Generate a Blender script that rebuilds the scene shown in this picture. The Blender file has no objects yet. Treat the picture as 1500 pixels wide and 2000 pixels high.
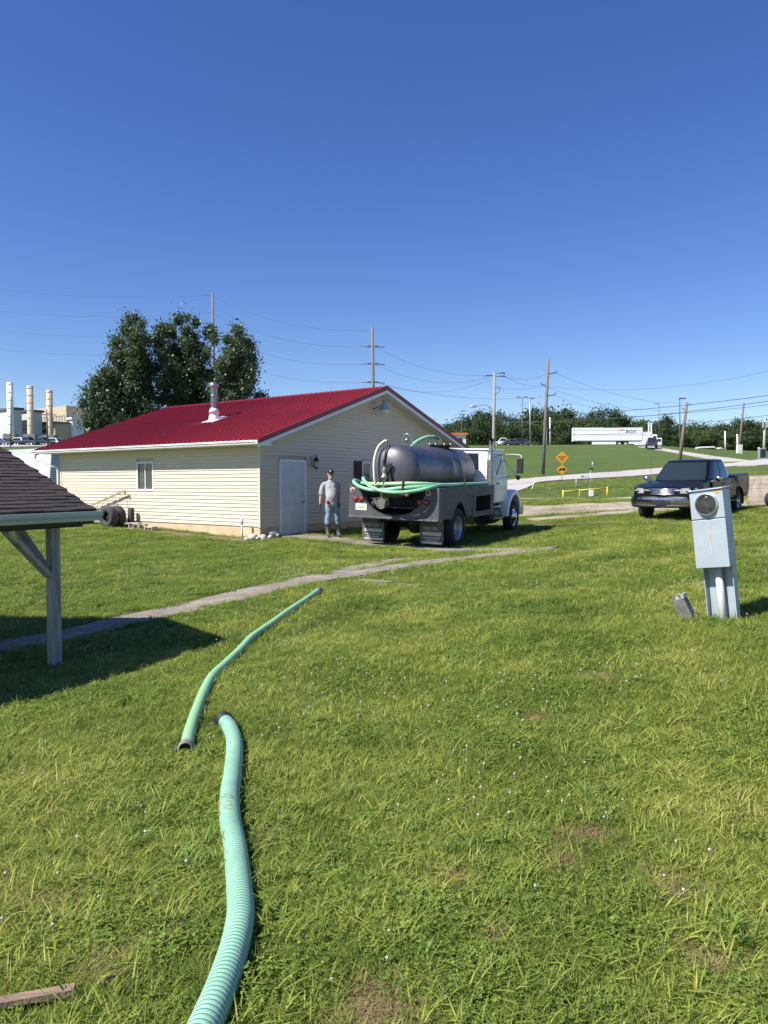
import bpy, bmesh, math, random
import numpy as np
from mathutils import Vector, Matrix, Euler, noise as mnoise

random.seed(7)
RNG = np.random.default_rng(7)
SC = bpy.context.scene
COL = SC.collection
R = math.radians

# ------------------------------------------------------------------ camera, sky, sun, exposure
CAM_Z = 1.6
PITCH = math.atan(55 / 1500)
cd = bpy.data.cameras.new('camera')
cd.sensor_fit = 'HORIZONTAL'; cd.sensor_width = 36.0; cd.lens = 36.0
cd.clip_start = 0.05; cd.clip_end = 3000
cam = bpy.data.objects.new('camera', cd); COL.objects.link(cam)
cam.location = (0, 0, CAM_Z); cam.rotation_euler = (math.pi / 2 - PITCH, 0, 0)
SC.camera = cam

SUN_EL = R(47.5); SUN_AZ = math.atan2(-0.88, -0.47)          # azimuth clockwise from +Y
sun_dir = Vector((math.sin(SUN_AZ) * math.cos(SUN_EL), math.cos(SUN_AZ) * math.cos(SUN_EL), math.sin(SUN_EL)))
W = bpy.data.worlds.new('World'); SC.world = W; W.use_nodes = True
nt = W.node_tree; nt.nodes.clear()
sky = nt.nodes.new('ShaderNodeTexSky'); sky.sky_type = 'NISHITA'; sky.sun_disc = False
sky.sun_elevation = SUN_EL; sky.sun_rotation = SUN_AZ % (2 * math.pi)
sky.altitude = 150; sky.air_density = 1.0; sky.dust_density = 0.2; sky.ozone_density = 4.5
hs = nt.nodes.new('ShaderNodeHueSaturation'); hs.inputs['Saturation'].default_value = 1.2; hs.inputs['Hue'].default_value = .518
bg = nt.nodes.new('ShaderNodeBackground'); bg.inputs['Strength'].default_value = 0.089
wo = nt.nodes.new('ShaderNodeOutputWorld')
nt.links.new(sky.outputs[0], hs.inputs['Color']); nt.links.new(hs.outputs[0], bg.inputs[0]); nt.links.new(bg.outputs[0], wo.inputs[0])
sl = bpy.data.lights.new('sun', 'SUN'); sl.energy = 5.0; sl.angle = R(0.53); sl.color = (1.0, 0.955, 0.885)
so = bpy.data.objects.new('sun', sl); COL.objects.link(so)
so.rotation_euler = sun_dir.to_track_quat('Z', 'Y').to_euler(); so.location = (-20, -15, 30)
SC.view_settings.view_transform = 'Standard'; SC.view_settings.look = 'None'
SC.view_settings.exposure = 0.72; SC.view_settings.gamma = 1.0; SC.view_settings.use_curve_mapping = False

# ------------------------------------------------------------------ small helpers
def at(px, py, Y):
    """world point at forward distance Y that the photograph shows at pixel (px, py)"""
    a = (px - 750) / 1500; b = -(py - 1000) / 1500
    c, s = math.cos(PITCH), math.sin(PITCH)
    d = Vector((a, c + b * s, -s + b * c))
    return Vector((0, 0, CAM_Z)) + d * (Y / d.y)

def tag(o, label=None, cat=None, group=None, kind=None):
    if label: o['label'] = label
    if cat: o['category'] = cat
    if group: o['group'] = group
    if kind: o['kind'] = kind
    return o

def thing(name, label, cat, loc=(0, 0, 0), rz=0.0, group=None, rot=None):
    o = bpy.data.objects.new(name, None); COL.objects.link(o)
    o.empty_display_size = 0.3
    o.location = loc; o.rotation_euler = rot if rot else (0, 0, rz)
    return tag(o, label, cat, group)

class MB:
    def __init__(s): s.v = []; s.f = []; s.mi = []; s.sm = []
    def add(s, vs, fs, mi=0, sm=False):
        b = len(s.v); s.v += [tuple(v) for v in vs]
        for f in fs: s.f.append([i + b for i in f]); s.mi.append(mi); s.sm.append(sm)
        return s
    def box(s, c, d, rot=None, mi=0):
        hx, hy, hz = d[0] / 2, d[1] / 2, d[2] / 2
        vs = [Vector((x * hx, y * hy, z * hz)) for x in (-1, 1) for y in (-1, 1) for z in (-1, 1)]
        if rot is not None:
            m = rot if isinstance(rot, Matrix) else Euler(rot).to_matrix()
            vs = [m @ v for v in vs]
        c = Vector(c)
        return s.add([v + c for v in vs], [(0, 1, 3, 2), (4, 6, 7, 5), (0, 4, 5, 1), (2, 3, 7, 6), (0, 2, 6, 4), (1, 5, 7, 3)], mi)
    def span(s, a, b, mi=0):
        return s.box([(p + q) / 2 for p, q in zip(a, b)], [abs(q - p) for p, q in zip(a, b)], mi=mi)
    def bar(s, p, q, w, h, mi=0, up=(0, 0, 1)):
        p, q = Vector(p), Vector(q); x = (q - p); L = x.length; x.normalize()
        u = Vector(up); y = u.cross(x)
        if y.length < 1e-4: y = Vector((0, 1, 0)).cross(x)
        y.normalize(); z = x.cross(y)
        m = Matrix((x, y, z)).transposed()
        return s.box((p + q) / 2, (L, w, h), m, mi)
    def sweep(s, pts, rad, n=10, cap=True, mis=None, sm=True, mi=0):
        pts = [Vector(p) for p in pts]; k = len(pts)
        if not hasattr(rad, '__len__'): rad = [rad] * k
        t0 = (pts[1] - pts[0]).normalized()
        ref = Vector((0, 0, 1)) if abs(t0.z) < .9 else Vector((1, 0, 0))
        nrm = (ref - t0 * ref.dot(t0)).normalized()
        vs = []
        for i, p in enumerate(pts):
            t = (pts[min(i + 1, k - 1)] - pts[max(i - 1, 0)])
            if t.length > 1e-9: t.normalize()
            else: t = t0
            nrm = (nrm - t * nrm.dot(t)).normalized(); b = t.cross(nrm); t0 = t
            for j in range(n):
                a = 2 * math.pi * j / n
                vs.append(p + (nrm * math.cos(a) + b * math.sin(a)) * rad[i])
        base = len(s.v); s.v += [tuple(v) for v in vs]
        for i in range(k - 1):
            for j in range(n):
                j2 = (j + 1) % n
                s.f.append([base + i * n + j, base + i * n + j2, base + (i + 1) * n + j2, base + (i + 1) * n + j])
                s.mi.append(mis[i] if mis else mi); s.sm.append(sm)
        if cap:
            s.f.append([base + j for j in range(n)][::-1]); s.mi.append(mis[0] if mis else mi); s.sm.append(False)
            s.f.append([base + (k - 1) * n + j for j in range(n)]); s.mi.append(mis[-1] if mis else mi); s.sm.append(False)
        return s
    def cyl(s, p, q, r0, r1=None, n=14, mi=0, cap=True):
        return s.sweep([p, q], [r0, r0 if r1 is None else r1], n, cap, mi=mi)
    def lathe(s, prof, o=(0, 0, 0), axis='Z', n=24, mi=0, sm=True, cap=True):
        """prof: list of (r, h)"""
        o = Vector(o); vs = []
        for r, h in prof:
            for j in range(n):
                a = 2 * math.pi * j / n; c, d = r * math.cos(a), r * math.sin(a)
                vs.append(o + Vector({'Z': (c, d, h), 'Y': (c, h, d), 'X': (h, c, d)}[axis]))
        fs = []
        for i in range(len(prof) - 1):
            for j in range(n):
                j2 = (j + 1) % n
                fs.append((i * n + j, i * n + j2, (i + 1) * n + j2, (i + 1) * n + j))
        s.add(vs, fs, mi, sm)
        if cap and prof[0][0] > 1e-4: s.add([vs[j] for j in range(n)], [list(range(n))[::-1]], mi)
        if cap and prof[-1][0] > 1e-4: s.add([vs[-n + j] for j in range(n)], [list(range(n))], mi)
        return s
    def ball(s, c, r, n=12, m=8, mi=0):
        r = r if hasattr(r, '__len__') else (r, r, r)
        vs = []; c = Vector(c)
        for i in range(m + 1):
            t = math.pi * i / m
            for j in range(n):
                a = 2 * math.pi * j / n
                vs.append(c + Vector((r[0] * math.sin(t) * math.cos(a), r[1] * math.sin(t) * math.sin(a), r[2] * math.cos(t))))
        fs = [(i * n + j, i * n + (j + 1) % n, (i + 1) * n + (j + 1) % n, (i + 1) * n + j) for i in range(m) for j in range(n)]
        return s.add(vs, fs, mi, True)
    def prism(s, poly, f0, f1, mi=0):
        """poly: list of 2D points, f0/f1 map (a, b) to a 3D point on either cap"""
        n = len(poly)
        vs = [f0(a, b) for a, b in poly] + [f1(a, b) for a, b in poly]
        fs = [list(range(n))[::-1], list(range(n, 2 * n))] + [(i, (i + 1) % n, n + (i + 1) % n, n + i) for i in range(n)]
        return s.add(vs, fs, mi)
    def strip(s, cols, f0, f1, mi=0):
        """plate between a lower and an upper edge: cols = (u, lo, hi)"""
        n = len(cols); vs = []
        for f in (f0, f1):
            for u, lo, hi in cols: vs += [f(u, lo), f(u, hi)]
        fs = []
        for i in range(n - 1):
            a = 2 * i; b = a + 2; o = 2 * n
            fs += [(a, b, b + 1, a + 1), (o + a, o + a + 1, o + b + 1, o + b), (a, o + a, o + b, b), (a + 1, b + 1, o + b + 1, o + a + 1)]
        e = 2 * (n - 1)
        fs += [(0, 1, 2 * n + 1, 2 * n), (e, 2 * n + e, 2 * n + e + 1, e + 1)]
        return s.add(vs, fs, mi)
    def mesh(s, name):
        me = bpy.data.meshes.new(name); me.from_pydata(s.v, [], s.f)
        me.polygons.foreach_set('material_index', s.mi); me.polygons.foreach_set('use_smooth', s.sm)
        bm = bmesh.new(); bm.from_mesh(me); bmesh.ops.recalc_face_normals(bm, faces=bm.faces); bm.to_mesh(me); bm.free()
        me.update(); return me
    def build(s, name, mat, parent=None, bevel=0, seg=2, loc=None, rot=None, label=None):
        me = s.mesh(name)
        for m in (mat if isinstance(mat, (list, tuple)) else [mat]): me.materials.append(m)
        return place(name, me, parent, bevel, seg, loc, rot, label)

def place(name, me, parent=None, bevel=0, seg=2, loc=None, rot=None, label=None):
    o = bpy.data.objects.new(name, me); COL.objects.link(o)
    if parent: o.parent = parent
    if loc is not None: o.location = loc
    if rot is not None: o.rotation_euler = rot
    if label: o['label'] = label
    if bevel:
        b = o.modifiers.new('bevel', 'BEVEL'); b.width = bevel; b.segments = seg; b.limit_method = 'ANGLE'; b.angle_limit = R(35)
        b.harden_normals = False
    return o

def copy_tree(o, parent=None, loc=None, label=None, rz=None):
    c = o.copy(); COL.objects.link(c); c.parent = parent
    if loc is not None: c.location = loc
    if rz is not None: c.rotation_euler = (0, 0, rz)
    if label: c['label'] = label
    for ch in list(o.children): copy_tree(ch, c)
    return c

def cr(P, n=8):
    """Catmull-Rom through the points"""
    P = [Vector(p) for p in P]; Q = [P[0] * 2 - P[1]] + P + [P[-1] * 2 - P[-2]]; out = []
    for i in range(1, len(Q) - 2):
        a, b, c, d = Q[i - 1:i + 3]
        for k in range(n):
            t = k / n
            out.append(.5 * ((2 * b) + (c - a) * t + (2 * a - 5 * b + 4 * c - d) * t * t + (3 * b - a - 3 * c + d) * t ** 3))
    out.append(P[-1]); return out

def resample(P, step):
    P = [Vector(p) for p in P]; d = [0]
    for a, b in zip(P, P[1:]): d.append(d[-1] + (b - a).length)
    n = max(2, int(d[-1] / step)); out = []; j = 0
    for i in range(n + 1):
        s = d[-1] * i / n
        while j < len(P) - 2 and d[j + 1] < s: j += 1
        t = (s - d[j]) / max(1e-9, d[j + 1] - d[j]); out.append(P[j].lerp(P[j + 1], min(1, t)))
    return out

def text_mesh(txt, size, extrude=0.002, shear=0.0, align='CENTER'):
    cu = bpy.data.curves.new('lettering', 'FONT'); cu.body = txt; cu.size = size; cu.extrude = extrude
    cu.align_x = align; cu.align_y = 'CENTER'; cu.shear = shear; cu.resolution_u = 2
    t = bpy.data.objects.new('lettering', cu); me = bpy.data.meshes.new_from_object(t)
    bpy.data.objects.remove(t); bpy.data.curves.remove(cu); return me

# ------------------------------------------------------------------ materials
MATS = {}
def M(name, col, rough=.6, metal=0., var=0., vs=4., col2=None, bump=0., bs=40., coat=0., spec=None, stretch=None, detail=5., rvar=0.):
    if name in MATS: return MATS[name]
    m = bpy.data.materials.new(name); m.use_nodes = True; n = m.node_tree.nodes; l = m.node_tree.links
    b = n['Principled BSDF']; b.inputs['Roughness'].default_value = rough; b.inputs['Metallic'].default_value = metal
    b.inputs['Base Color'].default_value = (*col, 1); b.inputs['Coat Weight'].default_value = coat; b.inputs['Coat Roughness'].default_value = .05
    if spec is not None: b.inputs['Specular IOR Level'].default_value = spec
    if var or bump or rvar:
        tc = n.new('ShaderNodeTexCoord'); mp = n.new('ShaderNodeMapping'); l.new(tc.outputs['Object'], mp.inputs[0])
        if stretch: mp.inputs['Scale'].default_value = stretch
    if var:
        nz = n.new('ShaderNodeTexNoise'); nz.inputs['Scale'].default_value = vs; nz.inputs['Detail'].default_value = detail; nz.inputs['Roughness'].default_value = .65
        l.new(mp.outputs[0], nz.inputs[0])
        rp = n.new('ShaderNodeValToRGB'); rp.color_ramp.elements[0].position = .32; rp.color_ramp.elements[1].position = .68
        c2 = col2 if col2 else tuple(c * (1 - var) for c in col)
        rp.color_ramp.elements[0].color = (*c2, 1); rp.color_ramp.elements[1].color = (*[min(1, c * (1 + (0 if col2 else var * .4))) for c in col], 1)
        l.new(nz.outputs[0], rp.inputs[0]); l.new(rp.outputs[0], b.inputs['Base Color'])
    if rvar:
        nr = n.new('ShaderNodeTexNoise'); nr.inputs['Scale'].default_value = vs * 2.3; nr.inputs['Detail'].default_value = 6; l.new(mp.outputs[0], nr.inputs[0])
        mr = n.new('ShaderNodeMapRange'); mr.inputs[3].default_value = max(0, rough - rvar); mr.inputs[4].default_value = min(1, rough + rvar)
        mr.inputs[1].default_value = .3; mr.inputs[2].default_value = .7
        l.new(nr.outputs[0], mr.inputs[0]); l.new(mr.outputs[0], b.inputs['Roughness'])
    if bump:
        nb = n.new('ShaderNodeTexNoise'); nb.inputs['Scale'].default_value = bs; nb.inputs['Detail'].default_value = 6; l.new(mp.outputs[0], nb.inputs[0])
        bp = n.new('ShaderNodeBump'); bp.inputs['Strength'].default_value = min(1, bump); bp.inputs['Distance'].default_value = .02
        l.new(nb.outputs[0], bp.inputs['Height']); l.new(bp.outputs[0], b.inputs['Normal'])
    MATS[name] = m; return m

def world_noise_mat(name, stops, scales, rough=.95, bump=.4, bs=30, mix=.5):
    """ground-like material: two noises on world position driving a colour ramp"""
    m = bpy.data.materials.new(name); m.use_nodes = True; n = m.node_tree.nodes; l = m.node_tree.links
    b = n['Principled BSDF']; b.inputs['Roughness'].default_value = rough; b.inputs['Specular IOR Level'].default_value = .15
    g = n.new('ShaderNodeNewGeometry')
    a1 = n.new('ShaderNodeTexNoise'); a1.inputs['Scale'].default_value = scales[0]; a1.inputs['Detail'].default_value = 7; a1.inputs['Roughness'].default_value = .7
    a2 = n.new('ShaderNodeTexNoise'); a2.inputs['Scale'].default_value = scales[1]; a2.inputs['Detail'].default_value = 5; a2.inputs['Roughness'].default_value = .7
    l.new(g.outputs['Position'], a1.inputs[0]); l.new(g.outputs['Position'], a2.inputs[0])
    mx = n.new('ShaderNodeMix'); mx.inputs[0].default_value = mix; l.new(a1.outputs[0], mx.inputs[2]); l.new(a2.outputs[0], mx.inputs[3])
    rp = n.new('ShaderNodeValToRGB'); e = rp.color_ramp.elements
    e[0].position, e[0].color = stops[0][0], (*stops[0][1], 1); e[1].position, e[1].color = stops[-1][0], (*stops[-1][1], 1)
    for p, c in stops[1:-1]:
        q = e.new(p); q.color = (*c, 1)
    l.new(mx.outputs[0], rp.inputs[0]); l.new(rp.outputs[0], b.inputs['Base Color'])
    nb = n.new('ShaderNodeTexNoise'); nb.inputs['Scale'].default_value = bs; nb.inputs['Detail'].default_value = 8; l.new(g.outputs['Position'], nb.inputs[0])
    bp = n.new('ShaderNodeBump'); bp.inputs['Strength'].default_value = bump; bp.inputs['Distance'].default_value = .06
    l.new(nb.outputs[0], bp.inputs['Height']); l.new(bp.outputs[0], b.inputs['Normal'])
    MATS[name] = m; return m

def leaf_mat(name, stops, trans=.35, patch=.35, rough=.5, spec=.25):
    """foliage: colour by a per-leaf random and by patches in world space"""
    m = bpy.data.materials.new(name); m.use_nodes = True; n = m.node_tree.nodes; l = m.node_tree.links
    b = n['Principled BSDF']; b.inputs['Roughness'].default_value = rough; b.inputs['Specular IOR Level'].default_value = spec
    g = n.new('ShaderNodeNewGeometry'); nz = n.new('ShaderNodeTexNoise'); nz.inputs['Scale'].default_value = patch; nz.inputs['Detail'].default_value = 5
    l.new(g.outputs['Position'], nz.inputs[0])
    oi = n.new('ShaderNodeObjectInfo')
    ad = n.new('ShaderNodeMath'); ad.operation = 'MULTIPLY_ADD'; ad.inputs[1].default_value = .45; l.new(g.outputs['Random Per Island'], ad.inputs[0])
    m2 = n.new('ShaderNodeMath'); m2.operation = 'MULTIPLY_ADD'; m2.inputs[1].default_value = 1.0; m2.inputs[2].default_value = -.27; l.new(nz.outputs[0], m2.inputs[0])
    m3 = n.new('ShaderNodeMath'); m3.operation = 'MULTIPLY_ADD'; m3.inputs[1].default_value = .14; l.new(oi.outputs['Random'], m3.inputs[0]); l.new(m2.outputs[0], m3.inputs[2])
    l.new(m3.outputs[0], ad.inputs[2])
    rp = n.new('ShaderNodeValToRGB'); e = rp.color_ramp.elements
    e[0].position, e[0].color = stops[0][0], (*stops[0][1], 1); e[1].position, e[1].color = stops[-1][0], (*stops[-1][1], 1)
    for p, c in stops[1:-1]:
        q = e.new(p); q.color = (*c, 1)
    l.new(ad.outputs[0], rp.inputs[0]); l.new(rp.outputs[0], b.inputs['Base Color'])
    t = n.new('ShaderNodeBsdfTranslucent'); l.new(rp.outputs[0], t.inputs[0])
    mx = n.new('ShaderNodeMixShader'); mx.inputs[0].default_value = trans
    l.new(b.outputs[0], mx.inputs[1]); l.new(t.outputs[0], mx.inputs[2]); l.new(mx.outputs[0], n['Material Output'].inputs[0])
    MATS[name] = m; return m

white_paint = M('white_paint', (.80, .80, .79), .45, var=.10, vs=3)
trim_white = M('trim_white', (.74, .76, .78), .5, var=.08, vs=5)
steel = M('steel', (.42, .42, .42), .35, .9, var=.25, vs=12)
chrome = M('chrome', (.75, .75, .76), .12, 1., rvar=.06, vs=8)
rubber = M('rubber', (.022, .022, .024), .8, var=.3, vs=9, bump=.3, bs=60)
old_rubber = M('old_rubber', (.055, .055, .058), .85, var=.35, vs=7, bump=.3, bs=50)
black_glass = M('dark_glass', (.012, .016, .02), .04, 0, spec=.6)
car_glass = M('car_glass', (.02, .028, .035), .03, 0, spec=.6)
black_plastic = M('black_plastic', (.02, .02, .021), .55, var=.2, vs=20)
wood_pole = M('pole_wood', (.21, .165, .13), .9, var=.4, vs=3, bump=.6, bs=25, stretch=(6, 6, .5))
grey_pole = M('grey_pole_wood', (.19, .175, .16), .9, var=.35, vs=3, bump=.5, bs=25, stretch=(6, 6, .5))
wire_mat = M('wire', (.05, .05, .058), .6)
concrete = world_noise_mat('concrete', [(.30, (.13, .11, .09)), (.5, (.245, .215, .175)), (.68, (.40, .355, .29))], (1.7, 14), .95, .35, 55)
road_mat = world_noise_mat('road_concrete', [(.3, (.36, .325, .30)), (.7, (.48, .445, .42))], (.3, 3.), .95, .2, 12)
gravel_mat = world_noise_mat('gravel', [(.34, (.08, .12, .03)), (.42, (.17, .15, .08)), (.50, (.36, .30, .23)), (.66, (.52, .46, .38))], (.5, 5.), 1., .8, 20, .42)
soil = world_noise_mat('lawn_soil', [(.30, (.030, .042, .014)), (.5, (.060, .085, .022)), (.72, (.115, .125, .045))], (.9, 22), 1., 1., 60)
# ------------------------------------------------------------------ terrain
_cp = [(0, 1, 0), (-3, 2, 0), (3, 2, .06), (-2, 5, -.03), (0, 4, 0), (0, 6.5, .02), (2, 4.5, .13), (3.1, 7, .34), (4.5, 8.5, .46), (5, 14, .42),
       (-3.1, 7.3, -.15), (-5, 8, -.2), (-1.74, 8.2, -.05), (-6, 14, .0), (-1.2, 11, .05), (1.2, 14, .08), (2.6, 11, .2),
       (-3.39, 21, .10), (-8.5, 24.5, .26), (-11, 27, .3), (-1.4, 20.8, .13), (1.75, 19.4, .02), (-.2, 20.3, .07), (4.1, 23.9, .13), (2.1, 24.9, .16),
       (3, 29.4, .3), (7.9, 24.6, .5), (12, 26, .7), (9.3, 22.9, .48), (8, 20, .46), (8, 36, .55), (15, 36, .8), (-10, 36, .5), (0, 36, .45),
       (10, 45, .7), (20, 45, .9), (-15, 45, .7), (40, 45, 1.2), (12, 52, .72), (12.7, 56, 1.25),
       (-30, 70, 1.5), (-50, 110, 4), (-60, 50, 1), (60, 60, 2.2), (0, 200, 10.0), (40, 200, 10.2), (100, 210, 10.4), (200, 250, 11), (0, 350, 11), (150, 400, 12),
       (-100, 200, 10), (-200, 300, 11), (250, 300, 12), (-20, 0, -.3), (20, 0, .6), (0, -15, 0), (20, 15, .7), (-20, 20, -.1), (0, 90, 3.6), (0, 120, 6.2), (0, 150, 8.8)]
for px, py, Y in [(1000, 943, 65), (1280, 922, 80), (1500, 903, 90), (1060, 927, 75), (900, 870, 150), (1100, 869, 155), (1270, 870, 152), (1400, 880, 150),
                  (1500, 890, 140), (30, 870, 170), (100, 876, 150), (1100, 905, 95), (1150, 885, 125)]:
    p = at(px, py, Y); _cp.append(tuple(p))
_cp = np.array(_cp, float)
def _uv(x, y):
    r = np.sqrt(x * x + (y + 2) ** 2) + 3
    return np.stack([np.arctan2(x, y + 6) * 1.6, np.log(r)], -1)
def _k(a, b):
    d2 = ((a[:, None, :] - b[None, :, :]) ** 2).sum(-1)
    return np.sqrt(d2 + .012)
_C = _uv(_cp[:, 0], _cp[:, 1]); _A = _k(_C, _C); n_ = len(_C)
_P = np.concatenate([np.ones((n_, 1)), _C], 1)
_S = np.block([[_A + np.eye(n_) * 1e-4, _P], [_P.T, np.zeros((3, 3))]])
_w = np.linalg.solve(_S, np.concatenate([_cp[:, 2], np.zeros(3)]))
def hgt(x, y):
    x = np.atleast_1d(np.asarray(x, float)); y = np.atleast_1d(np.asarray(y, float)); q = _uv(x, y)
    return _k(q, _C) @ _w[:n_] + _w[n_] + q @ _w[n_ + 1:]
def H(x, y): return float(hgt(x, y)[0])
def gp(px, py, ymin=1.0, ymax=400):
    """where the sight line of a photo pixel first meets the ground"""
    Y = np.geomspace(ymin, ymax, 1500); d = at(px, py, 1.0) - Vector((0, 0, CAM_Z))
    X = d.x * Y; Z = CAM_Z + d.z * Y; g = hgt(X, Y)
    i = np.where(Z <= g)[0]
    i = i[0] if len(i) else len(Y) - 1
    return Vector((X[i], Y[i], g[i]))

ys = [-8.]
while ys[-1] < 900: ys.append(ys[-1] + max(.35, .022 * max(0, ys[-1])))
ys = np.array(ys); us = np.linspace(-1, 1, 171); us = np.sign(us) * np.abs(us) ** 1.5
XX = us[None, :] * (16 + 1.35 * np.maximum(ys, 0))[:, None]; YY = np.repeat(ys[:, None], len(us), 1)
ZZ = hgt(XX.ravel(), YY.ravel()).reshape(XX.shape)
far = np.clip((YY - 420) / 200, 0, 1); ZZ = ZZ * (1 - far) + 12 * far
me = bpy.data.meshes.new('ground'); ny, nx = XX.shape
idx = np.arange(ny * nx).reshape(ny, nx)
fc = np.stack([idx[:-1, :-1], idx[:-1, 1:], idx[1:, 1:], idx[1:, :-1]], -1).reshape(-1, 4)
me.from_pydata(np.stack([XX, YY, ZZ], -1).reshape(-1, 3).tolist(), [], fc.tolist())
me.polygons.foreach_set('use_smooth', [True] * len(me.polygons))
# lawn soil close by, mown hill grass further off: one material, mixed by distance along the ground (a difference of turf, not of light)
gm = bpy.data.materials.new('turf'); gm.use_nodes = True; n = gm.node_tree.nodes; l = gm.node_tree.links
b = n['Principled BSDF']; b.inputs['Roughness'].default_value = 1; b.inputs['Specular IOR Level'].default_value = .1
g = n.new('ShaderNodeNewGeometry')
def _nz(sc, det=6, ro=.65, vec=None):
    t = n.new('ShaderNodeTexNoise'); t.inputs['Scale'].default_value = sc; t.inputs['Detail'].default_value = det; t.inputs['Roughness'].default_value = ro
    l.new(vec if vec else g.outputs['Position'], t.inputs[0]); return t.outputs[0]
def _ramp(src, st):
    r = n.new('ShaderNodeValToRGB'); e = r.color_ramp.elements
    e[0].position, e[0].color = st[0][0], (*st[0][1], 1); e[1].position, e[1].color = st[-1][0], (*st[-1][1], 1)
    for p, c in st[1:-1]: e.new(p).color = (*c, 1)
    l.new(src, r.inputs[0]); return r.outputs[0]
def _mixc(f, a, b_):
    m = n.new('ShaderNodeMix'); m.data_type = 'RGBA'
    if isinstance(f, float): m.inputs[0].default_value = f
    else: l.new(f, m.inputs[0])
    l.new(a, m.inputs[6]); l.new(b_, m.inputs[7]); return m.outputs[2]
near_c = _mixc(.5, _ramp(_nz(.9), [(.30, (.04, .065, .015)), (.52, (.08, .115, .024)), (.75, (.14, .15, .05))]), _ramp(_nz(30), [(.3, (.035, .06, .014)), (.7, (.13, .18, .04))]))
mpg = n.new('ShaderNodeMapping'); mpg.inputs['Scale'].default_value = (.25, 1.5, 1.); l.new(g.outputs['Position'], mpg.inputs[0])
far_c = _mixc(.5, _ramp(_nz(.35, 8, .7, mpg.outputs[0]), [(.30, (.042, .078, .020)), (.5, (.086, .132, .034)), (.70, (.155, .175, .062))]), _ramp(_nz(1.3, 8, .8, mpg.outputs[0]), [(.32, (.036, .07, .018)), (.68, (.13, .165, .055))]))
sx = n.new('ShaderNodeSeparateXYZ'); l.new(g.outputs['Position'], sx.inputs[0])
mr = n.new('ShaderNodeMapRange'); mr.inputs[1].default_value = 14; mr.inputs[2].default_value = 34; l.new(sx.outputs[1], mr.inputs[0])
l.new(_mixc(mr.outputs[0], near_c, far_c), b.inputs['Base Color'])
bp = n.new('ShaderNodeBump'); bp.inputs['Strength'].default_value = .8; bp.inputs['Distance'].default_value = .12; l.new(_nz(6, 8, .75), bp.inputs['Height']); l.new(bp.outputs[0], b.inputs['Normal'])
me.materials.append(gm)
tag(place('ground', me), kind='structure')

def ribbon(name, P, w, mat, lift=.03, thick=.08, step=.5, jag=0., kind='structure', seed=1):
    """a strip of paving laid on the ground along a line of points"""
    rnd = random.Random(seed); P = resample(cr([Vector((p[0], p[1], 0)) for p in P], 6), step); mb = MB()
    ws = w if hasattr(w, '__len__') else (w, w); k = len(P); vs = []
    for i, p in enumerate(P):
        t = (P[min(i + 1, k - 1)] - P[max(i - 1, 0)]).normalized(); nn = Vector((-t.y, t.x, 0))
        ww = ws[0] + (ws[1] - ws[0]) * i / (k - 1)
        for j in range(5):
            q = p + nn * (ww * (j / 4 - .5) + (rnd.uniform(-jag, jag) if j in (0, 4) else 0))
            vs.append((q.x, q.y, H(q.x, q.y) + lift))
    fs = [(i * 5 + j, i * 5 + j + 1, i * 5 + j + 6, i * 5 + j + 5) for i in range(k - 1) for j in range(4)]
    mb.add(vs, fs)
    lo = [(v[0], v[1], v[2] - thick) for v in vs]
    for j in (0, 4):
        for i in range(k - 1): mb.add([vs[i * 5 + j], vs[i * 5 + 5 + j], lo[i * 5 + 5 + j], lo[i * 5 + j]], [(0, 1, 2, 3)])
    for i in (0, k - 1):
        for j in range(4): mb.add([vs[i * 5 + j], vs[i * 5 + j + 1], lo[i * 5 + j + 1], lo[i * 5 + j]], [(0, 1, 2, 3)])
    o = mb.build(name, mat); tag(o, kind=kind); PAVED.append(([(p.x, p.y) for p in P], max(ws) / 2)); return o
PAVED = []
G = lambda L: [gp(*q) for q in L]
main = G([(-150, 1290), (117, 1243), (312, 1200), (450, 1168), (563, 1142), (650, 1126), (700, 1120)])
ribbon('footpath', main, (.54, .80), concrete, .022, .07, .3, .05)
ribbon('footpath_branch', G([(655, 1119), (715, 1106), (787, 1092)]), (.55, .40), concrete, .018, .06, .25, .07, seed=2)
ribbon('footpath_branch', G([(690, 1124), (780, 1108), (927, 1089), (1075, 1073)]), (.46, .82), concrete, .026, .07, .3, .05, seed=3)
ribbon('footpath_branch', G([(560, 1045), (640, 1053), (703, 1061), (800, 1068), (900, 1076), (1075, 1073)]), (.95, .85), concrete, .03, .07, .3, .04, seed=4)
ribbon('footpath_fragment', G([(536, 1129), (600, 1124)]), (.3, .25), concrete, .015, .05, .2, .06, seed=5)
ribbon('footpath_fragment', G([(700, 1134), (758, 1139)]), (.35, .2), concrete, .015, .05, .2, .06, seed=6)
dirt_mat = world_noise_mat('dirt', [(.3, (.13, .10, .07)), (.7, (.27, .21, .15))], (2, 14), 1, .7, 40)
ribbon('dirt_patch', G([(782, 1142), (830, 1143)]), (.4, .3), dirt_mat, .008, .03, .2, .1, seed=7)
ribbon('dirt_strip', [(-8.6, 24.2), (-6.2, 22.35), (-3.75, 20.55), (-2.9, 20.75)], (.4, .75), dirt_mat, .01, .03, .3, .08, seed=8)
ribbon('dirt_strip', [(3.5, 26.2), (7.6, 23.2), (9.2, 21.9), (10.5, 22.6)], (.5, .5), dirt_mat, .012, .03, .4, .15, seed=9)
ribbon('gravel_lot', [(4.5, 33), (12, 33.4), (22, 34.5), (40, 37)], (7.5, 8.5), gravel_mat, .02, .05, 1., .6, seed=10)
ribbon('gravel_lot', [(5.2, 27.2), (8, 27.4), (13, 29.2), (22, 29)], (1.3, 2.5), gravel_mat, .022, .05, .8, .4, seed=11)
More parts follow.
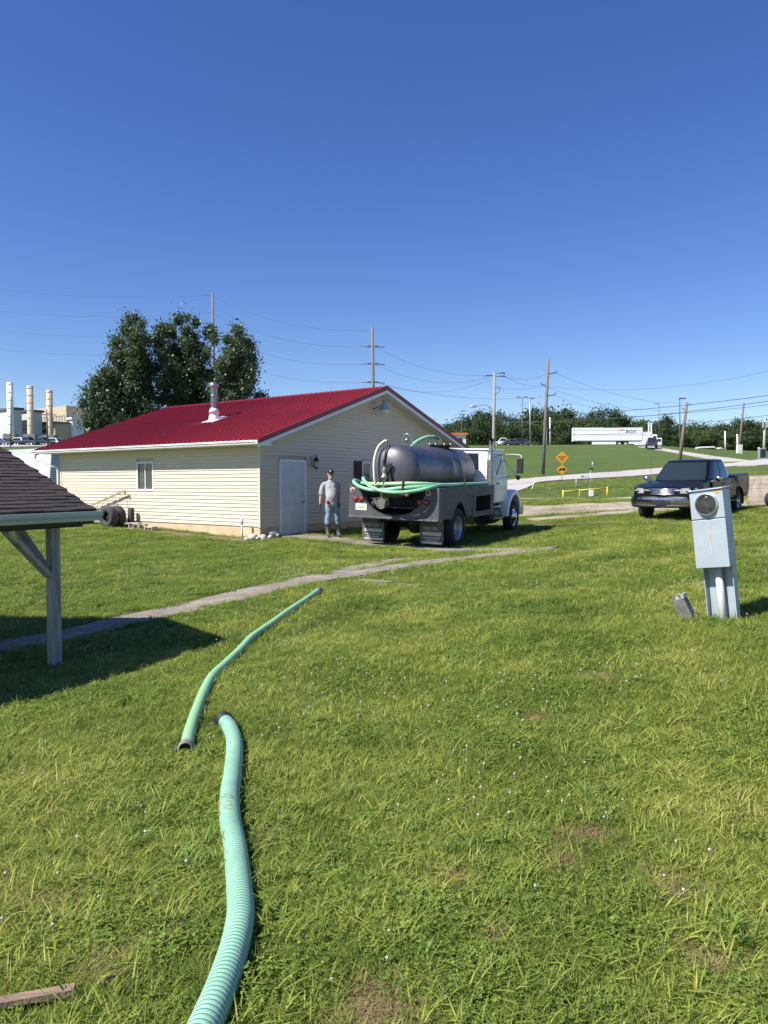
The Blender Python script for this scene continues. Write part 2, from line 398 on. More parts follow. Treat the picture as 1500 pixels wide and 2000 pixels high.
ribbon('road', [(-40, 44), (0, 45.5), (20, 45.5), (60, 48)], 4.6, road_mat, .06, .1, 2., .0)
ribbon('driveway', [(-12, 57.5)] + G([(900, 962), (1000, 944), (1130, 933), (1280, 922), (1400, 910), (1500, 903), (1600, 895)]), (5., 5.6), road_mat, .09, .15, 2., .05)
ribbon('hill_road', G([(1440, 902), (1390, 894), (1340, 886), (1285, 877), (1262, 873.5)]), (3.4, 3.0), road_mat, .10, .15, 2., .05)
# ------------------------------------------------------------------ workshop with the red roof
HX, HY, HA = -3.39, 21.0, math.atan2(.8, .6)
house = thing('house', 'cream sided single storey workshop with red ribbed metal roof', 'building', (HX, HY, 0), HA)
siding = M('cream_siding', (.62, .54, .405), .55, var=.08, vs=2.5, bump=.08, bs=8, stretch=(.6, .6, 6))
wallcore = M('wall_sheathing', (.5, .45, .34), .8)
found = M('foundation_block', (.60, .45, .28), .9, var=.25, vs=2.5, bump=.5, bs=18)
red_roof = M('red_metal', (.315, .022, .033), .46, 0, var=.2, vs=1.2, rvar=.08, spec=.5)
red_trim = M('red_trim', (.21, .010, .024), .4, 0, var=.1, vs=2)
door_mat = M('door_paint', (.62, .63, .64), .5, var=.10, vs=3)
shutter_mat = M('shutter_brown', (.035, .014, .016), .55)
LW, LL = 10.5, 9.9                     # gable width, side length
Z0, ZT = .41, 2.66                     # siding from, to
EAVE, GO, FO = .45, .42, .9            # overhangs
ZE, ZR = 2.77, 4.73                    # roof height at the eave edge and the ridge
HWID = LW / 2 + EAVE; SLOPE = (ZR - ZE) / HWID
roofz = lambda x: ZE + SLOPE * (x + EAVE if x <= LW / 2 else LW + EAVE - x)
mb = MB(); mb.span((.0, .0, -.4), (LW, .12, Z0)); mb.span((.0, .12, -.4), (.12, LL, Z0)); mb.span((LW - .12, .12, -.4), (LW, LL, Z0)); mb.span((.12, LL - .12, -.4), (LW - .12, LL, Z0))
mb.build('foundation', found, house)
mb = MB(); gb = [(.02, Z0), (LW - .02, Z0), (LW - .02, roofz(LW) - .13), (LW / 2, ZR - .13), (.02, roofz(0) - .13)]
mb.prism(gb, lambda a, c: (a, .03, c), lambda a, c: (a, LL - .03, c)); mb.build('wall', wallcore, house)
EXP = .104
wins_left = [(4.66, 5.51, 1.38, 2.29)]                           # along the side wall
wins_gable = [(.70, 1.85, .15, 2.31), (4.45, 5.45, 1.25, 2.31), (7.6, 8.6, 1.25, 2.31)]
def clap(u0, u1, z, cut_l, cut_r, f):
    """one lapped board; f(u, depth, z)"""
    z1 = z + EXP + .012
    pr = [(0, z), (.005, z), (.005, z + .013), (.026, z + .017), (.027, z + .022), (.006, z1), (0, z1)]; k = len(pr)
    q = lambda zz: (zz - z) / (z1 - z)
    vs = [f(u0 + cut_l * q(zz), d, zz) for d, zz in pr] + [f(u1 - cut_r * q(zz), d, zz) for d, zz in pr]
    return MB().add(vs, [tuple(range(k))[::-1], tuple(range(k, 2 * k))] + [(i, (i + 1) % k, k + (i + 1) % k, k + i) for i in range(k)])
def split(u0, u1, z, wins):
    segs = [(u0, u1)]
    for a, c, zb, zt in wins:
        if z + EXP > zb and z < zt:
            ns = []
            for s in segs:
                if c <= s[0] or a >= s[1]: ns.append(s)
                else:
                    if a - s[0] > .03: ns.append((s[0], a))
                    if s[1] - c > .03: ns.append((c, s[1]))
            segs = ns
    return segs
z = Z0
while z < ZT - .02:
    for s in split(.06, LL, z, wins_left):
        clap(s[0], s[1], z, 0, 0, lambda u, d, zz: (-d, u, zz)).build('siding_board', siding, house)
    z += EXP
z = Z0
while z < ZR - .25:
    lim = (z + EXP + .02 - (ZE - .13)) / SLOPE - EAVE                 # where the slope cuts the board
    lo = max(.06, lim); cut = EXP / SLOPE if lim > .06 else 0
    a = max(.06, (z - (ZE - .13)) / SLOPE - EAVE) if cut else .06
    for s in split(a, LW - a, z, wins_gable):
        clap(s[0], s[1], z, cut if s[0] == a else 0, cut if s[1] == LW - a else 0, lambda u, d, zz: (u, -d, zz)).build('siding_board', siding, house)
    z += EXP
mb = MB(); mb.span((-.03, -.03, Z0 - .01), (.055, .055, ZT)); mb.build('corner_post', siding, house, .006)
mb = MB(); mb.span((LW - .055, -.03, Z0 - .01), (LW + .03, .055, ZT)); mb.build('corner_post', siding, house, .006)
mb = MB(); mb.span((-.03, LL - .05, Z0 - .01), (.055, LL + .03, ZT)); mb.build('corner_post', siding, house, .006)
# roof panels, ribbed sheet metal
YA, YB = -GO, LL + FO; NP = 12; PW = (YB - YA) / NP
sl_len = math.hypot(HWID, ZR - ZE); ang = math.atan2(ZR - ZE, HWID)
def panel_mesh(side):
    prof = []
    nr = 4; pitch = PW / nr
    for i in range(nr):
        y0 = i * pitch
        prof += [(y0 + .0, .034), (y0 + .022, .034), (y0 + .032, 0), (y0 + pitch - .012, 0)]
    prof.append((PW, .034))
    m = MB(); k = len(prof); L = sl_len
    def q(s, y, h):
        x = -EAVE - .03 + s * math.cos(ang) - h * math.sin(ang); zz = ZE + s * math.sin(ang) + h * math.cos(ang)
        return (x if side == 0 else LW - x, y, zz)
    vs = []
    for s in (0, L + .03):
        for y, h in prof: vs += [q(s, y, h), q(s, y, -.014)]
    fs = []
    for i in range(k - 1):
        a = 2 * i; o = 2 * k
        fs += [(a, a + 2, o + a + 2, o + a), (a + 1, o + a + 1, o + a + 3, a + 3), (a, a + 1, a + 3, a + 2), (o + a, o + a + 2, o + a + 3, o + a + 1)]
    m.add(vs, fs); me = m.mesh('roof_panel'); me.materials.append(red_roof); return me
for side in (0, 1):
    pm = panel_mesh(side)
    for i in range(NP): place('roof_panel', pm, house, loc=(0, YA + i * PW, 0))
mb = MB()
for sgn in (0, 1):
    pts = [(LW / 2, ZR + .03), (LW / 2 - .17, ZR + .03 - .17 * SLOPE), (LW / 2 - .17, ZR + .012 - .17 * SLOPE), (LW / 2, ZR + .012)]
    if sgn: pts = [(LW - a, c) for a, c in pts]
    mb.prism(pts, lambda a, c: (a, YA - .02, c), lambda a, c: (a, YB + .02, c))
mb.build('ridge_cap', red_roof, house)
deck = M('soffit_paint', (.62, .63, .62), .6, var=.05, vs=3)
for sgn in (0, 1):
    mb = MB(); pts = [(-EAVE, ZE - .025), (LW / 2, ZR - .025), (LW / 2, ZR - .12), (-EAVE, ZE - .12)]
    if sgn: pts = [(LW - a, c) for a, c in pts]
    mb.prism(pts, lambda a, c: (a, YA + .02, c), lambda a, c: (a, YB - .02, c)); mb.build('roof_deck', deck, house)
    for ye, o in ((YA, -1), (YB, 1)):
        for nm, mt, za, zb, t in (('rake_trim', red_trim, .028, -.105, .03), ('rake_fascia', trim_white, -.105, -.20, .02)):
            mb = MB(); pts = [(-EAVE - .03, ZE + za), (LW / 2, ZR + za + .008), (LW / 2, ZR + zb), (-EAVE - .03, ZE + zb)]
            if sgn: pts = [(LW - a, c) for a, c in pts]
            mb.prism(pts, lambda a, c: (a, ye + o * t, c), lambda a, c: (a, ye - o * .018, c)); mb.build(nm, mt, house)
    # soffit and eave return
    x0, x1 = (-EAVE, 0) if not sgn else (LW, LW + EAVE)
    mb = MB(); mb.span((x0, YA + .02, ZT - .015), (x1, YB - .02, ZT)); mb.build('soffit', deck, house)
    mb = MB(); mb.prism([(-EAVE - .02, ZT - .03), (.02, ZT - .03), (.02, ZE + SLOPE * EAVE - .2), (-EAVE - .02, ZE - .13)] if not sgn else [(LW + EAVE + .02, ZT - .03), (LW - .02, ZT - .03), (LW - .02, ZE + SLOPE * EAVE - .2), (LW + EAVE + .02, ZE - .13)],
                        lambda a, c: (a, YA - .012, c), lambda a, c: (a, -.022, c)); mb.build('eave_return', trim_white, house)
    # gutter, open trough profile
    gpf = [(0, 0), (.09, 0), (.10, .03), (.125, .06), (.125, .10), (.115, .10), (.115, .062), (.09, .035), (.085, .012), (.012, .012), (.012, .10), (0, .10)]
    mb = MB(); fx = (lambda a: -EAVE - .012 - a) if not sgn else (lambda a: LW + EAVE + .012 + a)
    mb.prism(gpf, lambda a, c: (fx(a), YA - .01, ZE - .115 + c), lambda a, c: (fx(a), YB + .05, ZE - .115 + c)); mb.build('gutter', white_paint, house)
    mb = MB(); mb.span((fx(0) if sgn else fx(0), YA + .02, ZT - .02), (fx(-.012), YB - .02, ZE - .02)); mb.build('fascia', trim_white, house)
mb = MB()
for a, c in zip([(-EAVE - .08, LL + .75, ZE - .12), (-EAVE - .08, LL + .75, ZE - .30), (-.06, LL + .10, ZE - .62), (-.06, LL + .10, .3)], [(-EAVE - .08, LL + .75, ZE - .30), (-.06, LL + .10, ZE - .62), (-.06, LL + .10, .3)]):
    mb.bar(a, c, .075, .06)
mb.build('downspout', trim_white, house, .008)
# windows
def window(parent, f, u0, u1, z0, z1, slider=True):
    """f(u, depth outward, z)"""
    fr = MB(); w = .055
    for a, c, d, e in ((u0, u1, z0, z0 + w), (u0, u1, z1 - w, z1), (u0, u0 + w, z0 + w, z1 - w), (u1 - w, u1, z0 + w, z1 - w)):
        p, q = f(a, -.03, d), f(c, .032, e); fr.span(p, q)
    m = (u0 + u1) / 2; fr.span(f(m - .018, -.01, z0 + w), f(m + .018, .02, z1 - w))
    fo = fr.build('window_frame', white_paint, parent, .004)
    for a, c, dd in ((u0 + w, m - .018, .0), (m + .018, u1 - w, -.012)):
        pm = MB(); pm.span(f(a, dd - .006, z0 + w), f(c, dd, z1 - w)); pm.build('pane', window_glass, fo)
    return fo
window_glass = M('window_glass', (.025, .03, .03), .06, 0, spec=.6, var=.5, vs=1.2, col2=(.07, .075, .07))
window(house, lambda u, d, z: (-d, u, z), *wins_left[0])
for q in wins_gable[1:]:
    window(house, lambda u, d, z: (u, -d, z), *q)
    for s in (q[0] - .41, q[1] + .02):
        mb = MB(); mb.span((s, -.05, q[2] - .02), (s + .39, -.021, q[3] + .02))
        sh = mb.build('shutter', shutter_mat, house, .004)
        for k in range(16):
            lv = MB(); lv.box((s + .195, -.053, q[2] + .06 + k * .062), (.31, .012, .045), (R(25), 0, 0))
            lv.build('louvre', shutter_mat, sh)
# door
fr = MB(); fr.span((.72, -.045, .17), (.80, .02, 2.29)); fr.span((1.75, -.045, .17), (1.83, .02, 2.29)); fr.span((.72, -.05, 2.21), (1.83, .02, 2.292)); fr.span((.8, -.06, .13), (1.75, .02, .17))
fr.build('door_frame', trim_white, house, .006)
dm = MB(); dm.span((.80, -.02, .175), (1.75, .015, 2.21)); door = dm.build('door', door_mat, house, .003)
for c in (0, 1):
    for (za, zb) in ((.33, .86), (.98, 1.62), (1.74, 2.06)):
        x = .90 + c * .41; pm = MB()
        for a, bq in (((x, -.026, za), (x + .34, -.020, za + .03)), ((x, -.026, zb - .03), (x + .34, -.020, zb)), ((x, -.026, za + .03), (x + .03, -.020, zb - .03)), ((x + .31, -.026, za + .03), (x + .34, -.020, zb - .03))): pm.span(a, bq)
        pm.span((x + .06, -.028, za + .06), (x + .28, -.020, zb - .06)); pm.build('door_panel', door_mat, door, .004)
hm = MB(); hm.cyl((1.68, -.02, 1.08), (1.68, -.06, 1.08), .028); hm.ball((1.68, -.085, 1.08), .032); hm.build('handle', steel, door)
hm = MB(); hm.cyl((1.68, -.02, 1.26), (1.68, -.045, 1.26), .03); hm.build('deadbolt', steel, door)
# flue
fx_, fy_ = 2.66 - EAVE, 4.84 - GO; fz = roofz(fx_)
fl = MB(); fl.lathe([(.11, -.1), (.11, 1.12)], (fx_, fy_, fz)); flue = fl.build('flue_pipe', M('stainless', (.26, .25, .24), .3, .95, rvar=.12, vs=6), house)
for zz in (.38, .80):
    bn = MB(); bn.lathe([(.112, 0), (.117, .005), (.117, .03), (.112, .035)], (fx_, fy_, fz + zz)); bn.build('band', steel, flue)
cp = MB(); cp.lathe([(.115, 1.06), (.15, 1.08), (.15, 1.21), (.10, 1.24), (.0, 1.26)], (fx_, fy_, fz)); cp.build('cap', steel, flue)
fm = MB(); fm.lathe([(.20, -.05), (.16, .16), (.125, .26), (.175, .24), (.15, .35), (.112, .40)], (fx_, fy_, fz)); fm.build('flashing', white_paint, house)
fm = MB(); a = Matrix.Rotation(-ang, 3, 'Y'); fm.box((fx_ + .05, fy_, fz + .045), (.75, .55, .012), a); fm.build('flashing_plate', trim_white, house)

# wall lantern by the door and barn light under the gable
lantern = thing('wall_lantern', 'black carriage lantern on the siding beside the white door', 'wall lamp', (HX, HY, 0), HA)
iron = M('black_iron', (.02, .02, .02), .5, .5); lglass = M('lantern_glass', (.35, .33, .28), .15)
mb = MB(); mb.span((2.03, -.045, 2.10), (2.19, -.019, 2.40)); mb.build('backplate', M('lantern_plate', (.42, .38, .30), .6), lantern)
mb = MB(); mb.sweep(cr([(2.11, -.045, 2.14), (2.11, -.10, 2.10), (2.11, -.17, 2.20), (2.11, -.17, 2.42), (2.11, -.12, 2.45)], 5), .012, 8); mb.build('arm', iron, lantern)
mb = MB(); mb.lathe([(.03, 2.05), (.05, 2.10), (.075, 2.30), (.08, 2.32), (.02, 2.40), (.012, 2.45)], (2.11, -.17, -.02), n=6, sm=False); mb.build('cage', iron, lantern)
mb = MB(); mb.lathe([(.055, 2.11), (.078, 2.27)], (2.11, -.17, -.02), n=6, sm=False); mb.build('glass', lglass, lantern)
barn = thing('barn_light', 'grey dome yard light mounted high under the gable peak', 'wall lamp', (HX, HY, 0), HA)
galv = M('galvanised', (.45, .48, .50), .45, .6, var=.2, vs=8)
mb = MB(); mb.sweep(cr([(5.1, -.02, 4.03), (5.1, -.2, 4.10), (5.1, -.38, 4.10)], 5), .025, 8); mb.build('arm', galv, barn)
mb = MB(); mb.lathe([(.06, .22), (.08, .20), (.085, .06), (.19, -.04), (.20, -.08), (.185, -.08)], (5.1, -.42, 4.05)); mb.build('shade', galv, barn)
mb = MB(); mb.lathe([(.0, -.22), (.12, -.21), (.165, -.10), (.165, -.075)], (5.1, -.42, 4.05)); mb.build('diffuser', M('diffuser', (.6, .62, .62), .3), barn)

# ------------------------------------------------------------------ shelter in the left foreground
PA = math.atan2(-.45, .89)
shelter = thing('shelter', 'low open shelter with brown shingle roof and weathered white post', 'shelter', (-2.85, 7.45, 0), PA)
SH_Z = 1.35; SSL = .47; SW = 2.0; SLN = 3.6
sa = math.atan(SSL)
shing = M('brown_shingle', (.055, .038, .036), .95, var=.35, vs=6, bump=.6, bs=120)
old_white = M('weathered_white_wood', (.50, .50, .455), .75, var=.6, vs=2.2, col2=(.17, .17, .145), bump=.6, bs=30, stretch=(5, 5, .6), detail=8)
dark_wood = M('dark_wood', (.06, .05, .045), .85, var=.3, vs=4)
gut = M('shelter_gutter', (.44, .50, .46), .45, var=.18, vs=2)
def sq(s, y, h, flip=False):
    x = -s * math.cos(sa) - h * -math.sin(sa); z = SH_Z + s * math.sin(sa) + h * math.cos(sa)
    return (x if not flip else -2 * SW - x, y, z)
L_s = SW / math.cos(sa)
rnd = random.Random(3)
for flip in (False, True):
    mb = MB(); vs = [sq(0, .05, -.02, flip), sq(L_s, .05, -.02, flip), sq(L_s, -SLN, -.02, flip), sq(0, -SLN, -.02, flip)] + [sq(0, .05, -.05, flip), sq(L_s, .05, -.05, flip), sq(L_s, -SLN, -.05, flip), sq(0, -SLN, -.05, flip)]
    mb.add(vs, [(0, 1, 2, 3), (4, 5, 6, 7), (0, 1, 5, 4), (1, 2, 6, 5), (2, 3, 7, 6), (3, 0, 4, 7)]); mb.build('roof_board', dark_wood, shelter)
EXS = .074; ncourse = int(L_s / EXS) + 1; tab = .305
shm = [M('brown_shingle_%s' % w, c, .95, var=.35, vs=6, bump=.6, bs=120) for w, c in (('plain', (.046, .034, .033)), ('dark', (.037, .029, .030)), ('reddish', (.052, .035, .032)))]
smeshes = []
for q in range(6):
    mb = MB(); wv = rnd.uniform(-.004, .004); t = rnd.uniform(.006, .010); cup = rnd.uniform(0, .005)
    ww = tab - .006; pts = []
    for s, h in ((-.012 + wv, t * .2), (-.012 + wv, t + .006 + cup), (.05, t + .003), (.11, .003), (.11, -.006)):
        pts.append((s, h))
    vs = []
    for y in (0, -ww * .5, -ww):
        for s, h in pts: vs.append((-s * math.cos(sa) + h * math.sin(sa), y, s * math.sin(sa) + h * math.cos(sa) + (cup * .5 if y == -ww * .5 and s < .1 else 0)))
    fs = [(k * 5 + j, k * 5 + (j + 1) % 5, k * 5 + 5 + (j + 1) % 5, k * 5 + 5 + j) for k in range(2) for j in range(5)] + [(0, 1, 2, 3, 4), (10, 11, 12, 13, 14)]
    mb.add(vs, fs); me = mb.mesh('shingle'); me.materials.append(shm[q % 3]); smeshes.append(me)
rest = MB()
for c in range(ncourse):
    y = .06 - (c % 2) * tab / 2 - (c % 3) * .02; first = True
    while y > -SLN:
        s = c * EXS + rnd.uniform(-.008, .008)
        if y > -2.3: 
            me = smeshes[rnd.randrange(6)]; p = sq(s, y, 0)
            place('shingle', me, shelter, loc=p)
        else: rest.box(sq(s + .05, y - tab / 2, .005), (.11, tab - .006, .010), (0, sa, 0))
        if first and c % 2:
            p = sq(s + .05, y + tab / 4 , .005); rest.box(p, (.11, tab / 2 - .006, .010), (0, sa, 0)); first = False
        y -= tab
    rest.box(sq(c * EXS + .05, -SLN / 2, .006, True), (.11, SLN, .010), (0, -sa, 0))
tag(rest.build('shingle_rows', shm[0], shelter), kind='stuff')
mb = MB(); mb.prism([(0, 0), (.085, 0), (.095, .03), (.115, .055), (.115, .09), (.105, .09), (.105, .06), (.08, .035), (.075, .012), (.012, .012), (.012, .09), (0, .09)],
                    lambda a, c: (.005 + a, .05, SH_Z - .105 + c), lambda a, c: (.005 + a, -SLN, SH_Z - .105 + c)); mb.build('gutter', gut, shelter)
mb = MB(); mb.span((-.03, .04, SH_Z - .14), (.0, -SLN, SH_Z - .03)); mb.build('fascia', dark_wood, shelter)
for flip in (0, 1):                                             # rake boards at the far end
    mb = MB(); vs = []
    for yy in (.05, .075): vs += [sq(0, yy, -.01, flip), sq(L_s, yy, -.01, flip), sq(L_s, yy, -.13, flip), sq(0, yy, -.13, flip)]
    mb.add(vs, [(0, 1, 2, 3), (4, 5, 6, 7), (0, 1, 5, 4), (1, 2, 6, 5), (2, 3, 7, 6), (3, 0, 4, 7)]); mb.build('rake_board', dark_wood, shelter)
PXL, PYL = -.18, -.29                                           # post position in shelter coordinates

for (x, y) in ((PXL, PYL), (-3.75, PYL), (PXL, -3.3), (-3.75, -3.3)):
    w = Vector((-2.85, 7.45, 0)) + Matrix.Rotation(PA, 3, 'Z') @ Vector((x, y, 0)); hz = H(w.x, w.y)
    mb = MB(); mb.span((x - .047, y - .047, hz - .1), (x + .047, y + .047, SH_Z - .12)); mb.build('post', old_white, shelter, .005, rot=None)
    sx_ = 1 if x < -1 else -1; sy_ = -1 if y > -1 else 1
    mb = MB(); mb.bar((x, y + sy_ * .05, SH_Z - .62), (x, y + sy_ * .50, SH_Z - .17), .045, .09, up=(1, 0, 0)); mb.build('brace', old_white, shelter, .004)
    mb = MB(); mb.bar((x + sx_ * .05, y, SH_Z - .62), (x + sx_ * .50, y, SH_Z - .17), .045, .09, up=(0, 1, 0)); mb.build('brace', old_white, shelter, .004)
for x in (PXL, -3.75):
    mb = MB(); mb.span((x - .05, .02, SH_Z - .17), (x + .05, -SLN, SH_Z - .06 if x == PXL else SH_Z - .06)); mb.build('beam', dark_wood, shelter)
for y in (PYL, -3.3):
    mb = MB(); mb.span((-3.7, y - .04, SH_Z - .16), (PXL - .05, y + .04, SH_Z - .02)); mb.build('tie_beam', dark_wood, shelter)
for k in range(6):
    for flip in (0, 1):
        yy = -.1 - k * .6; mb = MB(); mb.bar(sq(.05, yy, -.10, flip), sq(L_s, yy, -.10, flip), .045, .09); mb.build('rafter', dark_wood, shelter)
# ------------------------------------------------------------------ wheels
def wheel(parent, loc, r, w, rim_r, rim_mat, out=1, style='car', tyre_mat=None, name='wheel'):
    """axis along y; out = +1/-1 is the outward side"""
    tm = tyre_mat or rubber
    mb = MB(); h = w / 2
    mb.lathe([(rim_r, -h * .8), (rim_r + .02, -h * .96), (r * .9, -h), (r - .02, -h * .88), (r, -h * .7), (r, h * .7), (r - .02, h * .88), (r * .9, h), (rim_r + .02, h * .96), (rim_r, h * .8)], axis='Y', n=32, cap=False)
    w_ = mb.build(name, tm, parent, loc=loc)
    if style == 'bare': return w_
    m = MB(); o = out
    if style == 'truck_rear':
        m.lathe([(rim_r, h * .85 * o), (rim_r - .02, h * .80 * o), (rim_r - .03, h * .1 * o), (rim_r - .04, -h * .75 * o), (.17, -h * .85 * o), (.13, -h * .8 * o), (.12, h * .1 * o), (.09, h * .22 * o), (.0, h * .24 * o)], axis='Y', n=28, cap=False)
    elif style == 'truck_front':
        m.lathe([(rim_r, h * .85 * o), (rim_r - .02, h * .80 * o), (rim_r - .03, h * .35 * o), (.20, h * .85 * o), (.13, h * .9 * o), (.11, h * 1.25 * o), (.0, h * 1.3 * o)], axis='Y', n=28, cap=False)
    else:
        m.lathe([(rim_r, h * .85 * o), (rim_r - .015, h * .8 * o), (rim_r - .025, h * .35 * o), (.08, h * .55 * o), (.07, h * .75 * o), (.0, h * .78 * o)], axis='Y', n=24, cap=False)
    rim = m.build('rim', rim_mat, w_)
    if style != 'truck_rear':
        hm = MB(); k = 8 if style == 'truck_front' else 5
        for i in range(k):
            a = 2 * math.pi * i / k; rr = rim_r * .74
            hm.lathe([(rim_r * .12, -.012), (rim_r * .12, .012)], (rr * math.cos(a), h * (.62 if style == 'truck_front' else .50) * o, rr * math.sin(a)), 'Y', 10)
        hm.build('hand_holes', black_plastic, w_)
    return w_

# ------------------------------------------------------------------ the tank truck
TA = R(64.0)
truck = thing('tank_truck', 'grey vacuum tank truck with white cab parked beside the cream workshop', 'truck', (.80, 19.83, .04), rot=(R(1.9), R(-1.1), TA))
bed_grey = M('bed_grey', (.085, .085, .09), .55, var=.22, vs=3.5, rvar=.1, bump=.06, bs=20)
bed_dark = M('bed_dark', (.03, .03, .033), .7, var=.3, vs=5)
tank_paint = M('tank_paint', (.098, .098, .112), .42, .4, var=.12, vs=2, rvar=.07, bump=.03, bs=6)
cab_white = M('cab_white', (.78, .80, .82), .3, var=.04, vs=2, coat=.4)
flap_rubber = M('flap_rubber', (.10, .098, .092), .8, var=.25, vs=4)
red_lens = M('red_lens', (.42, .02, .025), .18, spec=.6)
HB = 1.5; LB = .76; XR = -1.4; XF = 2.77; HY_ = 1.2
# bed sides
def arch(x): 
    d = .70 ** 2 - (x + .0) ** 2
    return .52 + math.sqrt(d) if d > 0 else LB
cols_a = [(XR + .03, LB, HB), (-.70, LB, HB)] 
arc = [(-.70 + 1.40 * i / 20, max(LB, .44 + .70 * math.sin(math.pi * (i / 20)) ), HB) for i in range(21)]
for s in (-1, 1):
    f0 = lambda u, z: (u, s * HY_, z); f1 = lambda u, z: (u, s * (HY_ - .03), z)
    mb = MB(); mb.strip([(XR + .03, LB, HB), (-.701, LB, HB)], f0, f1); mb.strip(arc, f0, f1); mb.strip([(.701, LB, HB), (1.0, LB, HB)], f0, f1)
    mb.strip([(1.001, 1.31, HB), (2.499, 1.31, HB)], f0, f1); mb.strip([(1.001, LB - .06, .78), (2.499, LB - .06, .78)], f0, f1); mb.strip([(2.5, LB - .06, HB), (XF, LB - .06, HB)], f0, f1)
    side = mb.build('bed_side', bed_grey, truck)
    fr = MB()
    for a, c in (((1.0, HY_ + .015, .78), (2.5, HY_ - .02, .84)), ((1.0, HY_ + .015, 1.25), (2.5, HY_ - .02, 1.31)), ((1.0, HY_ + .015, .841), (1.20, HY_ - .02, 1.249)), ((2.44, HY_ + .015, .841), (2.5, HY_ - .02, 1.249))):
        fr.span((a[0], s * a[1], a[2]), (c[0], s * c[1], c[2]))
    fr.build('toolbox_frame', bed_grey, side, .004)
    bx = MB(); bx.span((1.0, s * .58, .70), (2.5, s * .60, 1.31)); bx.span((1.0, s * .6, .74), (2.5, s * 1.16, .76)); bx.span((1.0, s * .6, 1.312), (2.5, s * 1.16, 1.32)); bx.span((1.0, s * .6, .76), (1.02, s * 1.16, 1.31)); bx.span((2.48, s * .6, .76), (2.5, s * 1.16, 1.31))
    bx.build('toolbox', bed_dark, side)
    lip = MB(); lip.span((XR, s * (HY_ + .004), HB - .002), (XF, s * (HY_ - .09), HB + .02)); lip.build('rail', bed_grey, side, .005)
    fe = MB(); prof = [(-.74 + 1.48 * i / 20, .40 + .74 * math.sin(math.pi * i / 20)) for i in range(21)]
    fe.sweep([(a, s * (HY_ + .0), max(LB - .02, c)) for a, c in prof], .018, 6); fe.build('arch_lip', bed_grey, side)
    wl = MB(); wl.span((-.8, s * .5, 1.17), (.8, s * 1.16, 1.19)); wl.span((-.8, s * .48, .76), (.8, s * .5, 1.19)); wl.build('wheel_well', bed_dark, side)
mb = MB(); mb.span((XR + .04, -.6, 1.0), (XF, .6, 1.04)); mb.build('bed_floor', bed_dark, truck)
mb = MB(); mb.span((XF - .03, -1.165, .70), (XF, 1.165, HB)); mb.build('bed_front', bed_grey, truck)
# rear panel with a deep round cut-out, rim strip inside it
cols = []
for i in range(49):
    y = -1.2 + 2.4 * i / 48; e = 1 - (y / .88) ** 2
    cols.append((y, LB, HB if e <= 0 else max(LB + .035, HB - .70 * math.sqrt(e))))
mb = MB(); mb.strip(cols, lambda u, z: (XR, u, z), lambda u, z: (XR + .03, u, z)); rear = mb.build('rear_panel', bed_grey, truck)
ell = [(.88 * math.cos(a), HB - .695 * math.sin(a)) for a in np.linspace(0.02, math.pi - .02, 33)]
mb = MB(); vs = []
for x in (XR + .031, XR + .20):
    for y, z in ell: vs.append((x, y, z))
for x in (XR + .031, XR + .20):
    for y, z in ell: vs.append((x, y * .985, z + .01))
k = 33; mb.add(vs, [(i, i + 1, k + i + 1, k + i) for i in range(k - 1)] + [(2 * k + i, 3 * k + i, 3 * k + i + 1, 2 * k + i + 1) for i in range(k - 1)] + [(i, 2 * k + i, 2 * k + i + 1, i + 1) for i in range(k - 1)] + [(k + i, k + i + 1, 3 * k + i + 1, 3 * k + i) for i in range(k - 1)])
mb.build('cutout_rim', bed_grey, rear)
mb = MB(); mb.span((XR - .03, -1.19, LB - .03), (XR + .04, 1.19, LB + .012)); mb.build('bumper_strip', M('scuffed_grey', (.17, .165, .16), .6, var=.6, vs=9, col2=(.05, .05, .05)), rear, .006)
for y, z, r in ((1.10, 1.40, .045), (1.02, 1.19, .055), (.86, 1.19, .055), (-.93, 1.40, .045), (-.70, 1.17, .055), (-.88, 1.17, .055)):
    lm = MB(); lm.lathe([(r, 0), (r, -.010), (r * .8, -.017), (0, -.020)], (XR - .001, y, z), 'X', 18); lo = lm.build('tail_light', red_lens, rear)
    rg = MB(); rg.lathe([(r + .001, -.001), (r + .018, -.003), (r + .018, -.014), (r + .002, -.016)], (XR, y, z), 'X', 18, cap=False); rg.build('light_ring', trim_white if r < .05 else bed_dark, lo)
pl = MB(); pl.span((XR - .012, .70, .915), (XR - .004, 1.005, 1.075)); plate = pl.build('licence_plate', M('plate_white', (.80, .80, .76), .4), rear, .003, label='white rear licence plate with a green and yellow smudge')
pm = MB(); pm.span((XR - .0145, .745, .955), (XR - .0125, .93, 1.03)); pm.build('plate_print', M('plate_green', (.22, .38, .26), .5, var=.5, vs=30, col2=(.62, .62, .30)), plate)
